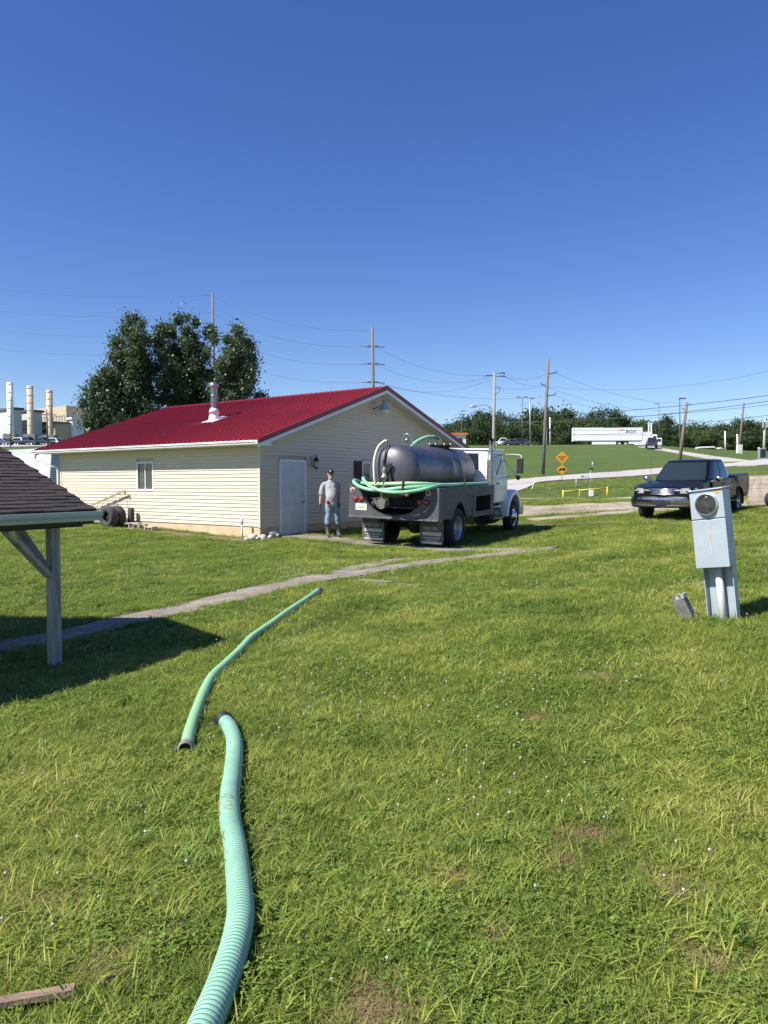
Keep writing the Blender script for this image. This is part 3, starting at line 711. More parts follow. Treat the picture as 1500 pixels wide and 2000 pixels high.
# frame, axles, mud flaps
mb = MB()
for s in (-1, 1): mb.span((-1.3, s * .40, .62), (6.0, s * .46, .88))
for x in (-1.1, .9, 2.6, 4.3): mb.span((x, -.40, .66), (x + .08, .40, .84))
mb.build('frame', bed_dark, truck)
mb = MB(); mb.cyl((0, -1.0, .50), (0, 1.0, .50), .075); mb.ball((0, 0, .50), (.20, .22, .22)); mb.build('rear_axle', bed_dark, truck)
mb = MB(); mb.cyl((5.2, -.9, .47), (5.2, .9, .47), .06); mb.build('front_axle', bed_dark, truck)
for s in (-1, 1):
    yo = s * .80; wd = .62
    fl = MB(); fl.add([(XR + .55 + (0 if z > .2 else .02), yo + a * wd / 2, z) for z in (.13, .80) for a in (-1, 1)] + [(XR + .57 + (0 if z > .2 else .02), yo + a * wd / 2, z) for z in (.13, .80) for a in (-1, 1)],
                        [(0, 1, 3, 2), (4, 6, 7, 5), (0, 4, 5, 1), (2, 3, 7, 6), (0, 2, 6, 4), (1, 5, 7, 3)])
    f = fl.build('mud_flap', flap_rubber, truck)
    letter = M('flap_letter', (.46, .44, .38), .8)
    me = text_mesh('MEYER', .13, .002); me.materials.append(letter)
    place('lettering', me, f, loc=(XR + .546, yo + .02, .505), rot=(R(90), 0, R(-90)))
    pn = MB(); pn.span((XR + .545, yo - .26, .34), (XR + .549, yo + .24, .425)); pn.build('printed_panel', letter, f)
    for kk, (zz, ww) in enumerate(((.285, .22), (.225, .17))):
        ln = MB()
        for q in range(9):
            y0 = yo - ww + q * (2 * ww / 9); ln.span((XR + .546, y0, zz - .018), (XR + .549, y0 + 2 * ww / 9 * .72, zz + .018))
        ln.build('printed_line', letter, f)
    wb = MB(); wb.span((XR + .535, yo - wd / 2 + .03, .14), (XR + .548, yo + wd / 2 - .07, .19)); wb.build('weight_bar', M('flap_bar', (.55, .54, .50), .5, .3, var=.3, vs=6), f)
for s in (-1, 1):
    wheel(truck, (0, s * 1.06, .50), .50, .26, .30, M('grey_rim', (.42, .43, .44), .4, .5, var=.2, vs=6), s, 'truck_rear')
    wheel(truck, (0, s * .74, .50), .50, .26, .30, MATS['grey_rim'], s, 'bare')
    wheel(truck, (5.2, s * .98, .49), .49, .27, .295, chrome, s, 'truck_front')
# tank: lathed shell with dished ends, seams
TZ = 1.87; TR = .655; x0, x1 = -1.36, 2.62
mb = MB(); prof = []
for i in range(11):
    a = math.pi / 2 * i / 10; prof.append((TR * math.sin(a), x0 - .30 * math.cos(a)))
prof += [(TR, x0 + .02), (TR + .006, x0 + .025), (TR + .006, x0 + .07), (TR, x0 + .075)]
for q in (.95, 1.6): prof += [(TR, q), (TR + .003, q + .008), (TR, q + .016)]
for i in range(11):
    a = math.pi / 2 * (1 - i / 10); prof.append((TR * math.sin(a), x1 + .30 * math.cos(a)))
mb.lathe(prof, (0, 0, TZ), 'X', 56); tank = mb.build('tank', tank_paint, truck)
for x in (-.9, .7, 2.2):
    sd = MB(); sd.prism([(-.62, 1.04), (.62, 1.04)] + [((TR + .01) * math.sin(a), TZ - (TR + .01) * math.cos(a)) for a in np.linspace(1.05, -1.05, 13)], lambda a, c: (x, a, c), lambda a, c: (x + .09, a, c)); sd.build('saddle', bed_dark, tank)
# fittings on the tank
mw = MB(); mw.lathe([(.27, TR - .06), (.27, TR + .05), (.31, TR + .05), (.31, TR + .085), (.0, TR + .10)], (1.55, 0, TZ), 'Z', 26); mw.build('manway', bed_dark, tank)
mw = MB()
for q in range(8): mw.cyl((1.55 + .31 * math.cos(q * .785), .31 * math.sin(q * .785), TZ + TR + .03), (1.55 + .31 * math.cos(q * .785), .31 * math.sin(q * .785), TZ + TR + .12), .018, n=8)
mw.build('clamps', steel, tank)
el = MB(); el.sweep(cr([(1.50, .0, TZ + TR + .08), (1.50, .0, TZ + TR + .22), (1.44, .04, TZ + TR + .28), (1.30, .1, TZ + TR + .29)], 5), .055, 12); el.build('elbow', steel, tank)
g_hose = M('hose_green', (.22, .50, .32), .42, var=.12, vs=3, rvar=.08)
vh = MB(); vh.sweep(cr([(1.32, .09, TZ + TR + .285), (1.0, .22, TZ + TR + .25), (.62, .38, TZ + TR + .06), (.50, .50, TZ + TR - .25), (.48, .62, TZ + .1)], 6), .05, 12); vh.build('vent_hose', g_hose, tank, label='short pale green hose arching over the tank top')
hk = MB(); hk.sweep(cr([(-.45, .20, TZ + TR - .03), (-.45, .22, TZ + TR + .2), (-.45, .10, TZ + TR + .30), (-.45, -.04, TZ + TR + .2), (-.45, -.05, TZ + TR - .02)], 5), .012, 7); hk.ball((-.45, .09, TZ + TR + .14), .055); hk.build('relief_valve', steel, tank)
wh = MB(); wh.sweep(cr([(-1.72, .30, 1.52), (-1.76, .33, 1.75), (-1.72, .36, 2.15), (-1.60, .33, 2.45), (-1.50, .22, 2.60), (-1.48, .15, 2.62)], 7), .03, 10); wh.build('breather_hose', M('cream_hose', (.62, .60, .52), .5), tank, label='pale hose looping up the rear dome')
wh = MB(); wh.sweep(cr([(-1.48, .15, 2.62), (-1.55, .12, 2.50), (-1.68, .13, 2.1), (-1.74, .17, 1.72), (-1.74, .20, 1.5)], 6), .02, 9); wh.build('black_hose', black_plastic, tank)
rw = MB(); rw.lathe([(.05, -.24), (.05, .06), (.085, .06), (.085, .12), (.06, .13), (.06, .22), (.075, .24), (.03, .36)], (-1.74, .07, 1.66), 'Z', 14); rw.build('valve_riser', M('cast_valve', (.34, .33, .30), .5, .5, var=.5, vs=12), tank)
rw = MB(); rw.bar((-1.72, .0, 1.86), (-1.72, -.08, 2.08), .05, .06); rw.bar((-1.76, .05, 2.0), (-1.74, .10, 2.14), .05, .05); rw.bar((-1.70, -.1, 1.5), (-1.70, -.02, 1.9), .05, .08); rw.build('valve_lever', black_plastic, tank)
vl = MB(); vl.cyl((-1.30, .12, 1.12), (-1.68, .12, 1.12), .075); vl.lathe([(.13, 0), (.13, .04), (.11, .05), (.11, .10), (.0, .11)], (-1.80, .12, 1.12), 'X', 18); vl.sweep(cr([(-1.72, .12, 1.2), (-1.75, .14, 1.4), (-1.74, .15, 1.5)], 4), .04, 10); vl.build('suction_valve', M('worn_brass', (.36, .33, .26), .35, .8, var=.4, vs=15), tank)
vl = MB(); vl.bar((-1.82, .20, 1.05), (-1.80, .30, 1.24), .02, .03); vl.bar((-1.82, .05, 1.05), (-1.82, .0, 1.22), .02, .03); vl.build('valve_handle', steel, tank)
um = MB()
for y, z, r in ((-.12, 1.38, .05), (-.25, 1.36, .06), (-.40, 1.34, .05)): um.lathe([(r, 0), (r, .12), (r * .6, .14)], (-1.50, y, z), 'X', 12)
um.build('ports', M('port_red', (.35, .05, .05), .5, var=.6, vs=14, col2=(.12, .11, .11)), tank)
# cab
CX0, CX1, CW = 3.0, 4.72, 1.0; CZ0, BELT, ROOF = .95, 1.72, 2.52
def hexa(mb, bot, top): return mb.add(list(bot) + list(top), [(0, 1, 2, 3)[::-1], (4, 5, 6, 7), (0, 1, 5, 4), (1, 2, 6, 5), (2, 3, 7, 6), (3, 0, 4, 7)])
def quad_pane(name, P, uv, t, mat, parent, bevel=0):
    """pane proud of the quad P (4 corners: lower left, lower right, upper right, upper left seen from outside)"""
    P = [Vector(p) for p in P]; nn = (P[1] - P[0]).cross(P[3] - P[0]).normalized()
    def q(u, v): return (P[0] * (1 - u) + P[1] * u) * (1 - v) + (P[3] * (1 - u) + P[2] * u) * v
    m = MB(); c = [q(uv[0], uv[2]), q(uv[1], uv[2]), q(uv[1], uv[3]), q(uv[0], uv[3])]
    hexa(m, [p - nn * .01 for p in c], [p + nn * t for p in c]); return m.build(name, mat, parent, bevel)
mb = MB(); hexa(mb, [(CX0, -CW, CZ0), (CX1, -CW, CZ0), (CX1, CW, CZ0), (CX0, CW, CZ0)], [(CX0, -CW, BELT), (CX1, -CW, BELT), (CX1, CW, BELT), (CX0, CW, BELT)])
cab = mb.build('cab', cab_white, truck, .05, 3)
tb = [(CX0 + .0, -CW + .01, BELT - .02), (CX1 - .02, -CW + .01, BELT - .02), (CX1 - .02, CW - .01, BELT - .02), (CX0 + .0, CW - .01, BELT - .02)]
tt = [(CX0 + .06, -CW + .10, ROOF), (CX1 - .42, -CW + .10, ROOF), (CX1 - .42, CW - .10, ROOF), (CX0 + .06, CW - .10, ROOF)]
mb = MB(); hexa(mb, tb, tt); top = mb.build('cab_top', cab_white, cab, .06, 3)
mb = MB(); mb.span((CX0 + .02, -CW + .05, ROOF - .03), (CX1 - .30, CW - .05, ROOF + .025)); mb.build('roof', cab_white, cab, .03, 3)
quad_pane('rear_window', [tb[3], tb[0], tt[0], tt[3]], (.17, .83, .30, .86), .008, car_glass, top, .01)
quad_pane('side_window', [tb[0], tb[1], tt[1], tt[0]], (.34, .90, .10, .88), .008, car_glass, top, .01)
quad_pane('side_window', [tb[2], tb[3], tt[3], tt[2]], (.10, .66, .10, .88), .008, car_glass, top, .01)
quad_pane('windscreen', [tb[1], tb[2], tt[2], tt[1]], (.06, .94, .08, .92), .008, car_glass, top, .01)
for s in (-1, 1):
    dm = MB(); dm.span((3.50, s * (CW - .01), 1.0), (4.62, s * (CW + .012), 1.70)); dr = dm.build('door', cab_white, cab, .012)
    h = MB(); h.span((3.58, s * (CW + .012), 1.52), (3.74, s * (CW + .035), 1.56)); h.build('handle', black_plastic, dr)
# hood, fenders, bumper, grille
mb = MB(); hexa(mb, [(4.70, -.72, .95), (6.05, -.60, .95), (6.05, .60, .95), (4.70, .72, .95)], [(4.70, -.80, 1.66), (6.0, -.52, 1.46), (6.0, .52, 1.46), (4.70, .80, 1.66)])
hood = mb.build('hood', cab_white, truck, .09, 3)
gm_ = MB(); gm_.span((6.04, -.44, .78), (6.075, .44, 1.36)); gr = gm_.build('grille', chrome, hood, .01)
for s in (-1, 1):
    hl = MB(); hl.span((6.0, s * .55, .95), (6.06, s * .80, 1.12)); hl.build('headlight', M('clear_lens', (.7, .7, .68), .1), hood, .01)
    fe = MB(); prof = [(5.2 - .68 * math.cos(a), .50 + .66 * math.sin(a)) for a in np.linspace(0, math.pi, 17)]
    out = [(5.2 - (.80 if a < 1.57 else .86) * math.cos(a), .52 + .80 * math.sin(a)) for a in np.linspace(math.pi, 0, 17)]
    fe.prism(prof + out, lambda a, c: (a, s * (1.13 - .06 * max(0, a - 5.2)), c), lambda a, c: (a, s * .66, c)); fe.build('fender', cab_white, hood, .03, 3)
    fw = MB(); fw.span((4.6, s * .62, .6), (5.85, s * .66, 1.15)); fw.build('splash_guard', bed_dark, hood)
mb = MB(); mb.span((6.06, -1.12, .50), (6.16, 1.12, .78)); mb.build('front_bumper', chrome, truck, .03)
# exhaust stack, mirrors, fuel tank, steps
mb = MB(); mb.cyl((2.90, -1.02, .62), (2.90, -1.02, 1.15), .055); mb.lathe([(.055, 1.12), (.085, 1.16), (.085, 2.28), (.06, 2.32), (.06, 2.55)], (2.90, -1.02, 0), n=16)
mb.sweep(cr([(2.90, -1.02, 2.54), (2.90, -1.02, 2.66), (2.87, -1.04, 2.74), (2.80, -1.08, 2.78)], 4), .06, 14, cap=False); ex = mb.build('exhaust_stack', M('stack_metal', (.38, .36, .34), .38, .8, var=.35, vs=8), truck)
sh = MB(); sh.lathe([(.10, 1.22), (.10, 2.22)], (2.90, -1.02, 0), n=16); sh.build('heat_shield', M('stack_shield', (.46, .44, .42), .35, .8, var=.45, vs=30), ex)
for s in (-1, 1):
    mm = MB(); mm.span((4.46, s * 1.33, 1.84), (4.54, s * 1.53, 2.30)); mi = mm.build('mirror', cab_white if s > 0 else black_plastic, truck, .02)
    ar = MB(); ar.sweep(cr([(4.2, s * .93, 2.38), (4.42, s * 1.15, 2.40), (4.52, s * 1.42, 2.38), (4.52, s * 1.47, 2.28)], 4), .016, 8); ar.sweep([(4.45, s * 1.0, 1.72), (4.5, s * 1.42, 1.80)], .016, 8); ar.sweep([(4.3, s * .97, 2.25), (4.5, s * 1.30, 1.80)], .014, 8); ar.build('mirror_arm', trim_white, mi)
    cx = MB(); cx.ball((4.5, s * 1.38, 1.72), (.05, .07, .09)); cx.build('convex_mirror', black_plastic, mi)
mb = MB()
mb.sweep([(3.15, -.72, .60), (3.17, -.72, .60), (4.18, -.72, .60), (4.20, -.72, .60)], [.24, .28, .28, .24], 22); ft = mb.build('fuel_tank', M('fuel_tank_dark', (.045, .045, .048), .4, .4, var=.2, vs=5), truck)
st = MB(); st.span((3.25, -1.06, .50), (4.2, -.84, .53)); st.span((3.3, -1.04, .84), (4.1, -.98, .88)); st.build('step', steel, ft)
mb = MB(); mb.cyl((3.3, .72, .6), (4.2, .72, .6), .27, n=20); mb.build('air_tank', bed_dark, truck)
mb = MB(); mb.sweep(cr([(4.35, -.80, 1.1), (4.3, -.82, .8), (4.38, -.80, .5), (4.6, -.7, .45)], 4), .05, 8); mb.build('intake_pipe', black_plastic, truck)

# hose coils carried on the truck (rest on it: a thing of its own)
TM = Matrix.Translation((.80, 19.83, .04)) @ Euler((R(1.9), R(-1.1), TA)).to_matrix().to_4x4()
carried = thing('coiled_hose', 'light green suction hose looped in coils over the truck tail', 'hose', (.80, 19.83, .04), rot=(R(1.9), R(-1.1), TA))
g2 = M('hose_green_worn', (.25, .58, .33), .45, var=.25, vs=4, col2=(.42, .52, .22))
loops = [
    [(-1.15, .96, 1.56), (-1.40, 1.02, 1.64), (-1.62, .95, 1.60), (-1.74, .72, 1.50), (-1.80, .40, 1.44), (-1.82, .0, 1.44)],
    [(-1.10, .74, 1.62), (-1.38, .80, 1.70), (-1.62, .68, 1.66), (-1.78, .42, 1.52), (-1.86, .05, 1.42), (-1.84, -.40, 1.41), (-1.70, -.80, 1.47), (-1.45, -1.05, 1.55), (-1.05, -1.10, 1.58), (-.3, -1.10, 1.57), (.6, -1.08, 1.575), (1.5, -1.10, 1.57), (2.5, -1.10, 1.57)],
    [(-1.30, .90, 1.58), (-1.55, .66, 1.58), (-1.70, .30, 1.58), (-1.76, -.1, 1.60), (-1.74, -.5, 1.62), (-1.55, -.82, 1.62), (-1.2, -1.0, 1.60), (-.6, -1.02, 1.58), (.3, -1.0, 1.57), (1.0, -.98, 1.57)],
    [(-1.80, .10, 1.44), (-1.80, -.3, 1.50), (-1.70, -.66, 1.54), (-1.50, -.92, 1.56), (-1.1, -1.03, 1.58)]]
for i, L in enumerate(loops):
    mb = MB(); mb.sweep(cr(L, 7), .044, 12); mb.build('hose_loop', g_hose if i != 2 else g2, carried)
mb = MB(); mb.box((-1.74, -.44, 1.55), (.20, .035, .26), (0, R(8), 0)); mb.build('strap', black_plastic, carried, .01)
mb = MB(); mb.span((.44, -1.165, 1.5), (.47, -1.135, 1.76)); mb.build('stake', bed_dark, carried)

# ------------------------------------------------------------------ the man by the door
def skinned(name, chains, mat, parent, sub=2, root=0, folds=0):
    """chains: dict name -> (point, radius); edges by parent index"""
    pts, edges = chains
    me = bpy.data.meshes.new(name); me.from_pydata([p[0] for p in pts], edges, [])
    o = bpy.data.objects.new(name, me); COL.objects.link(o); o.parent = parent
    md = o.modifiers.new('skin', 'SKIN'); md.use_smooth_shade = True
    for i, p in enumerate(pts):
        r = p[1]; r = r if hasattr(r, '__len__') else (r, r)
        me.skin_vertices[0].data[i].radius = r
    me.skin_vertices[0].data[root].use_root = True
    s = o.modifiers.new('sub', 'SUBSURF'); s.levels = sub; s.render_levels = sub
    me.materials.append(mat)
    if folds:
        tx = bpy.data.textures.new('folds', 'CLOUDS'); tx.noise_scale = .11; tx.noise_depth = 3
        s.levels = s.render_levels = 3; dm = o.modifiers.new('folds', 'DISPLACE'); dm.texture = tx; dm.strength = folds; dm.mid_level = .5
    return o
mp_ = gp(645, 1052); mp_ = Vector((at(647, 1050, 20.8).x, 20.8, 0)); mp_.z = H(mp_.x, mp_.y) + .035
man = thing('person', 'man in black cap, grey t-shirt and rubber boots standing by the tank truck', 'person', mp_, R(13))
man.scale = (.93, .98, 1)
skin = M('skin', (.46, .25, .18), .5, var=.12, vs=14); shirt = M('grey_shirt', (.36, .37, .37), .9, var=.10, vs=9, bump=.5, bs=9)
jeans = M('jeans', (.20, .27, .36), .9, var=.35, vs=7, bump=.5, bs=14); boot = M('rubber_boot', (.075, .085, .065), .5, var=.3, vs=8)
glove = M('dark_glove', (.025, .025, .045), .8); capm = M('black_cap', (.018, .015, .016), .8); hairm = M('white_hair', (.62, .60, .56), .8)
P = [((.02, .02, .98), (.15, .11)), ((.01, .02, 1.12), (.165, .125)), ((.0, .03, 1.28), (.14, .10)), ((-.01, .04, 1.40), (.11, .08)), ((-.02, .03, 1.52), (.06, .06)), ((-.02, .015, 1.60), (.066, .075)), ((-.02, .01, 1.70), (.080, .095)), ((-.02, .015, 1.77), (.070, .085)), ((-.02, .02, 1.80), (.035, .045)),
     ((-.17, .04, 1.44), .050), ((-.24, .05, 1.32), .058), ((-.29, .05, 1.14), .045), ((-.32, .0, .98), .040), ((-.335, -.03, .87), .029),
     ((.16, .05, 1.44), .050), ((.225, .09, 1.31), .056), ((.245, .13, 1.14), .045), ((.235, .06, .99), .038), ((.225, .0, .90), .029),
     ((-.075, .01, .86), .095), ((-.095, -.02, .54), .062), ((-.10, .02, .14), .042), ((-.10, -.06, .06), .045), ((-.10, -.17, .045), .035),
     ((.11, .02, .86), .095), ((.17, -.01, .54), .062), ((.21, .03, .14), .042), ((.215, -.05, .06), .045), ((.225, -.16, .045), .035)]
E = [(0, 1), (1, 2), (2, 3), (3, 4), (4, 5), (5, 6), (6, 7), (7, 8), (3, 9), (9, 10), (10, 11), (11, 12), (12, 13), (3, 14), (14, 15), (15, 16), (16, 17), (17, 18), (0, 19), (19, 20), (20, 21), (21, 22), (22, 23), (0, 24), (24, 25), (25, 26), (26, 27), (27, 28)]
body = skinned('body', (P, E), skin, man)
def loft(mb, rings, n=20):
    vs = [(cx + rx * math.cos(2 * math.pi * j / n), cy + ry * math.sin(2 * math.pi * j / n), z) for cx, cy, z, rx, ry in rings for j in range(n)]; k = len(rings)
    return mb.add(vs, [(i * n + j, i * n + (j + 1) % n, (i + 1) * n + (j + 1) % n, (i + 1) * n + j) for i in range(k - 1) for j in range(n)] + [tuple(range(n))[::-1], tuple(range((k - 1) * n, k * n))])
def cloth(name, mb, mat, parent, strength, scale=.10):
    o = mb.build(name, mat, parent); r_ = o.modifiers.new('join', 'REMESH'); r_.mode = 'VOXEL'; r_.voxel_size = .013; r_.use_smooth_shade = True
    sm_ = o.modifiers.new('soften', 'SMOOTH'); sm_.iterations = 5; sm_.factor = .5
    tx = bpy.data.textures.new('folds', 'CLOUDS'); tx.noise_scale = scale; tx.noise_depth = 2; dm = o.modifiers.new('folds', 'DISPLACE'); dm.texture = tx; dm.strength = strength; dm.mid_level = .5; dm.texture_coords = 'LOCAL'; return o
sh_ = MB(); loft(sh_, [(.02, .0, .835, .180, .165), (.02, -.01, .93, .175, .165), (.012, -.03, 1.06, .178, .185), (.005, -.025, 1.18, .176, .170), (.0, .0, 1.30, .180, .145), (-.005, .02, 1.40, .188, .125), (-.01, .03, 1.465, .165, .105), (-.015, .03, 1.505, .085, .075), (-.02, .028, 1.53, .066, .066)])
sh_.sweep([(-.12, .035, 1.42), (-.19, .045, 1.41), (-.245, .05, 1.33), (-.272, .052, 1.22), (-.285, .052, 1.14)], [.085, .088, .082, .080, .084], 14); sh_.sweep([(.11, .035, 1.42), (.18, .05, 1.41), (.228, .08, 1.33), (.246, .105, 1.22), (.25, .115, 1.15)], [.085, .088, .082, .078, .080], 14)
cloth('shirt', sh_, shirt, man, .035, .13)
jn = MB(); loft(jn, [(.02, .02, 1.02, .165, .13), (.02, .02, .93, .185, .145), (.02, .02, .84, .188, .142), (.02, .02, .76, .17, .12)])
jn.sweep([(-.07, .015, .90), (-.085, -.005, .72), (-.095, -.03, .54), (-.10, -.02, .42), (-.10, -.01, .345)], [.108, .100, .088, .092, .096], 16); jn.sweep([(.11, .02, .90), (.14, .005, .72), (.17, -.015, .54), (.187, .0, .42), (.195, .01, .345)], [.108, .100, .088, .092, .095], 16)
cloth('jeans', jn, jeans, man, .03, .12)
for x, dx in ((-.10, 0.), (.20, .012)):
    skinned('boot', ([((x, .0, .40), .085), ((x, .02, .22), .070), ((x + dx, .03, .11), .064), ((x + dx, .045, .05), .052), ((x + dx, -.06, .055), .054), ((x + dx * 2, -.17, .045), .046), ((x + dx * 2, -.205, .04), .03)], [(0, 1), (1, 2), (2, 3), (2, 4), (4, 5), (5, 6)]), boot, man)
for sgn, wr in ((-1, Vector((-.335, -.03, .87))), (1, Vector((.225, .0, .90)))):
    d = Vector((-.05 if sgn < 0 else -.02, -.03, -1)).normalized()
    pts = [(wr + d * -.03, .042), (wr + d * .03, (.048, .028)), (wr + d * .085, (.050, .028))]; ed = [(0, 1), (1, 2)]
    for k, (oy, ln) in enumerate(((-.036, .070), (-.012, .080), (.012, .074), (.036, .058))):
        b0 = len(pts); p = wr + d * .10 + Vector((0, oy, 0))
        pts += [(p, .0105), (p + d * ln * .5 + Vector((.008 * -sgn, 0, 0)), .0098), (p + d * ln + Vector((.03 * -sgn, 0, 0)), .0085)]; ed += [(2, b0), (b0, b0 + 1), (b0 + 1, b0 + 2)]
    b0 = len(pts); p = wr + d * .045 + Vector((-.005 * sgn, -.045, 0)); pts += [(p, .013), (p + d * .035 + Vector((0, -.022, 0)), .0115), (p + d * .068 + Vector((-.012 * sgn, -.025, 0)), .0095)]; ed += [(1, b0), (b0, b0 + 1), (b0 + 1, b0 + 2)]
    skinned('glove', (pts, ed), glove, man)
hx, hy, hz = -.02, .012, 1.70
fm = MB(); fm.sweep(cr([(hx, hy - .093, hz + .02), (hx, hy - .112, hz - .01), (hx, hy - .125, hz - .035), (hx, hy - .10, hz - .045)], 3), [.010] * 4 + [.015] * 3 + [.018] * 3, 8); fm.build('nose', skin, body)
for s in (-1, 1):
    em = MB(); em.ball((hx + s * .034, hy - .085, hz + .012), (.014, .010, .009)); em.build('eye', M('eye_dark', (.05, .04, .035), .2), body)
    em = MB(); em.ball((hx + s * .083, hy + .01, hz - .005), (.014, .024, .036)); em.build('ear', skin, body)
bm_ = MB(); bm_.ball((hx, hy - .092, hz - .062), (.038, .022, .016)); bm_.ball((hx, hy - .082, hz - .105), (.036, .024, .026)); bm_.build('beard', hairm, man)
hm = MB(); hm.ball((hx, hy + .03, hz - .005), (.086, .082, .06)); hm.build('hair', hairm, man)
cm = MB(); cm.lathe([(.094, 0), (.096, .03), (.086, .075), (.055, .105), (.0, .115)], (0, 0, 0), n=24); 
cap = cm.build('cap', capm, man, loc=(hx, hy + .012, hz + .035), rot=(R(4), 0, 0))
bm2 = MB(); bm2.prism([(.085 * math.cos(a), -.06 - .115 * math.sin(a)) for a in np.linspace(0, math.pi, 13)] + [(-.07, -.03), (.07, -.03)], lambda a, c: (a, c, .012 + .12 * (a * a) * -4 + (c + .06) * .22), lambda a, c: (a, c, .002 + .12 * (a * a) * -4 + (c + .06) * .22)); bm2.build('brim', capm, cap)
lg = MB(); lg.box((-.012, -.092, .055), (.045, .008, .03), (R(-15), 0, 0)); lg.build('badge', white_paint, cap)
rag = thing('rag', 'red glove tucked into the standing man\'s front pocket', 'glove', mp_, R(13))
rag.scale = (.93, .98, 1)
skinned('cloth', ([((-.12, -.155, 1.0), .035), ((-.14, -.175, .955), .048), ((-.13, -.17, .905), .036), ((-.11, -.16, .87), .02)], [(0, 1), (1, 2), (2, 3)]), M('red_cloth', (.45, .03, .035), .8, var=.3, vs=20), rag, 1)

# ------------------------------------------------------------------ dark pickup on the lot
pk_a = math.atan2(-.766, -.643)
pk = thing('pickup_truck', 'black four door pickup parked facing the lawn behind the meter pedestal', 'pickup', (8.47, 23.36, .43), rot=(0, R(2.6), pk_a))
paint = M('black_paint', (.006, .0065, .008), .30, .0, coat=.0, spec=.28, rvar=.05, vs=3)
under = M('underbody', (.015, .015, .015), .9)
rf, rr_ = -.95, -4.47
def archpts(cx, r, zc, zb):
    a0 = math.asin((zb - zc) / r); return [(cx + r * math.cos(a), zc + r * math.sin(a)) for a in np.linspace(math.pi - a0, a0, 11)]
bot = .50
prof = [(-5.66, bot)] + archpts(rr_, .47, .42, bot) + archpts(rf, .47, .42, bot) + [(-.02, bot), (.02, .72), (.0, .98), (-.10, 1.07), (-.55, 1.13), (-1.40, 1.20), (-3.98, 1.22), (-4.02, 1.29), (-5.60, 1.30), (-5.68, 1.22), (-5.70, .70)]
mb = MB()
def sidey(x, z):
    y = .985
    if x > -.6: y -= .10 * ((x + .6) / .62) ** 2
    if z > 1.0 and x > -4: y -= .05 * (z - 1.0) / .2
    if z < .6: y -= .03
    return y
pr = []
for i, p in enumerate(prof):
    q = prof[(i + 1) % len(prof)]; n_s = max(1, int(math.hypot(q[0] - p[0], q[1] - p[1]) / .25))
    for t in range(n_s): pr.append((p[0] + (q[0] - p[0]) * t / n_s, p[1] + (q[1] - p[1]) * t / n_s))
mb.prism(pr, lambda a, c: (a, -sidey(a, c), c), lambda a, c: (a, sidey(a, c), c)); pbody = mb.build('body', paint, pk, .045, 3)
hd = MB(); vs = []
for x, z, wy in ((-.08, 1.06, .70), (-.5, 1.14, .80), (-1.0, 1.19, .84), (-1.46, 1.225, .86)):
    for t in np.linspace(-1, 1, 9): vs.append((x, t * wy, z - .06 * t ** 4 + .012 * (1 - t * t)))
hd.add(vs, [(i * 9 + j, i * 9 + j + 1, i * 9 + j + 10, i * 9 + j + 9) for i in range(3) for j in range(8)], sm=True); hd.build('hood', paint, pbody)
def cab_ring(t):
    return (-1.40 - .80 * t ** .95, -4.03 + .30 * t ** 1.3, .91 - .20 * t ** 1.25, 1.17 + .63 * t ** .96)
def cab_front(v, t, off=0., back=False):
    xf, xb, w, z = cab_ring(t); e = (1 - abs(v) ** 6) ** (1 / 6); bul = (.07 if not back else .03) * (1 - v * v)
    x = (xf + xb) / 2 + (xf - xb) / 2 * e + bul + off if not back else (xf + xb) / 2 - (xf - xb) / 2 * e - bul - off
    return Vector((x, v * w, z + (off * .7 if not back else off * .4)))
def cab_side(u, t, sg, off=0.):
    xf, xb, w, z = cab_ring(t); e = (1 - abs(u) ** 6) ** (1 / 6)
    return Vector(((xf + xb) / 2 + (xf - xb) / 2 * u, sg * (w * e + off), z + off * .3))
def cab_loop(t):
    L = [cab_front(v, t) for v in np.linspace(-.86, .86, 13)] + [cab_side(u, t, 1) for u in np.linspace(.90, -.90, 15)] + [cab_front(v, t, 0, True) for v in np.linspace(.86, -.86, 13)] + [cab_side(u, t, -1) for u in np.linspace(-.90, .90, 15)]
    return L
mb = MB(); loops = [cab_loop(t) for t in np.linspace(0, 1, 9)]
top_c = sum((Vector(p) for p in loops[-1]), Vector()) / len(loops[-1])
for sc_, dz in ((.965, .020), (.86, .036), (.55, .050), (.02, .056)): loops.append([Vector((top_c.x + (p.x - top_c.x) * sc_, p.y * sc_, p.z + dz)) for p in loops[8]])
nl_ = len(loops[0]); mb.add([p for L in loops for p in L], [(i * nl_ + k, i * nl_ + (k + 1) % nl_, (i + 1) * nl_ + (k + 1) % nl_, (i + 1) * nl_ + k) for i in range(len(loops) - 1) for k in range(nl_)], sm=True)
pcab = mb.build('cab', paint, pk)
def pane(name, f, u0, u1, t0, t1, skew=0., skew1=0.):
    us_, ts_ = np.linspace(0, 1, 11), np.linspace(t0, t1, 7); m = MB(); vs = []
    for off in (.006, -.01):
        for t in ts_:
            q = (t - t0) / (t1 - t0)
            for u in us_: vs.append(f((u0 + skew * q) * (1 - u) + (u1 + skew1 * q) * u, t, off))
    fs = [(r_ * 11 + c, r_ * 11 + c + 1, r_ * 11 + c + 12, r_ * 11 + c + 11) for r_ in range(6) for c in range(10)]
    m.add(vs, fs, sm=True); m.add(vs, [tuple(q + 77 for q in f_)[::-1] for f_ in fs], sm=True); return m.build(name, car_glass, pcab)
pane('windscreen', lambda v, t, o: cab_front(v, t, o), -.86, .86, .08, .93); pane('rear_window', lambda v, t, o: cab_front(v, t, o, True), -.80, .80, .12, .90)
for sg in (-1, 1):
    pane('side_window', lambda u, t, o: cab_side(u, t, sg, o), .13, .86, .10, .90, 0, -.06); pane('side_window', lambda u, t, o: cab_side(u, t, sg, o), -.84, .05, .10, .90, .05, 0)
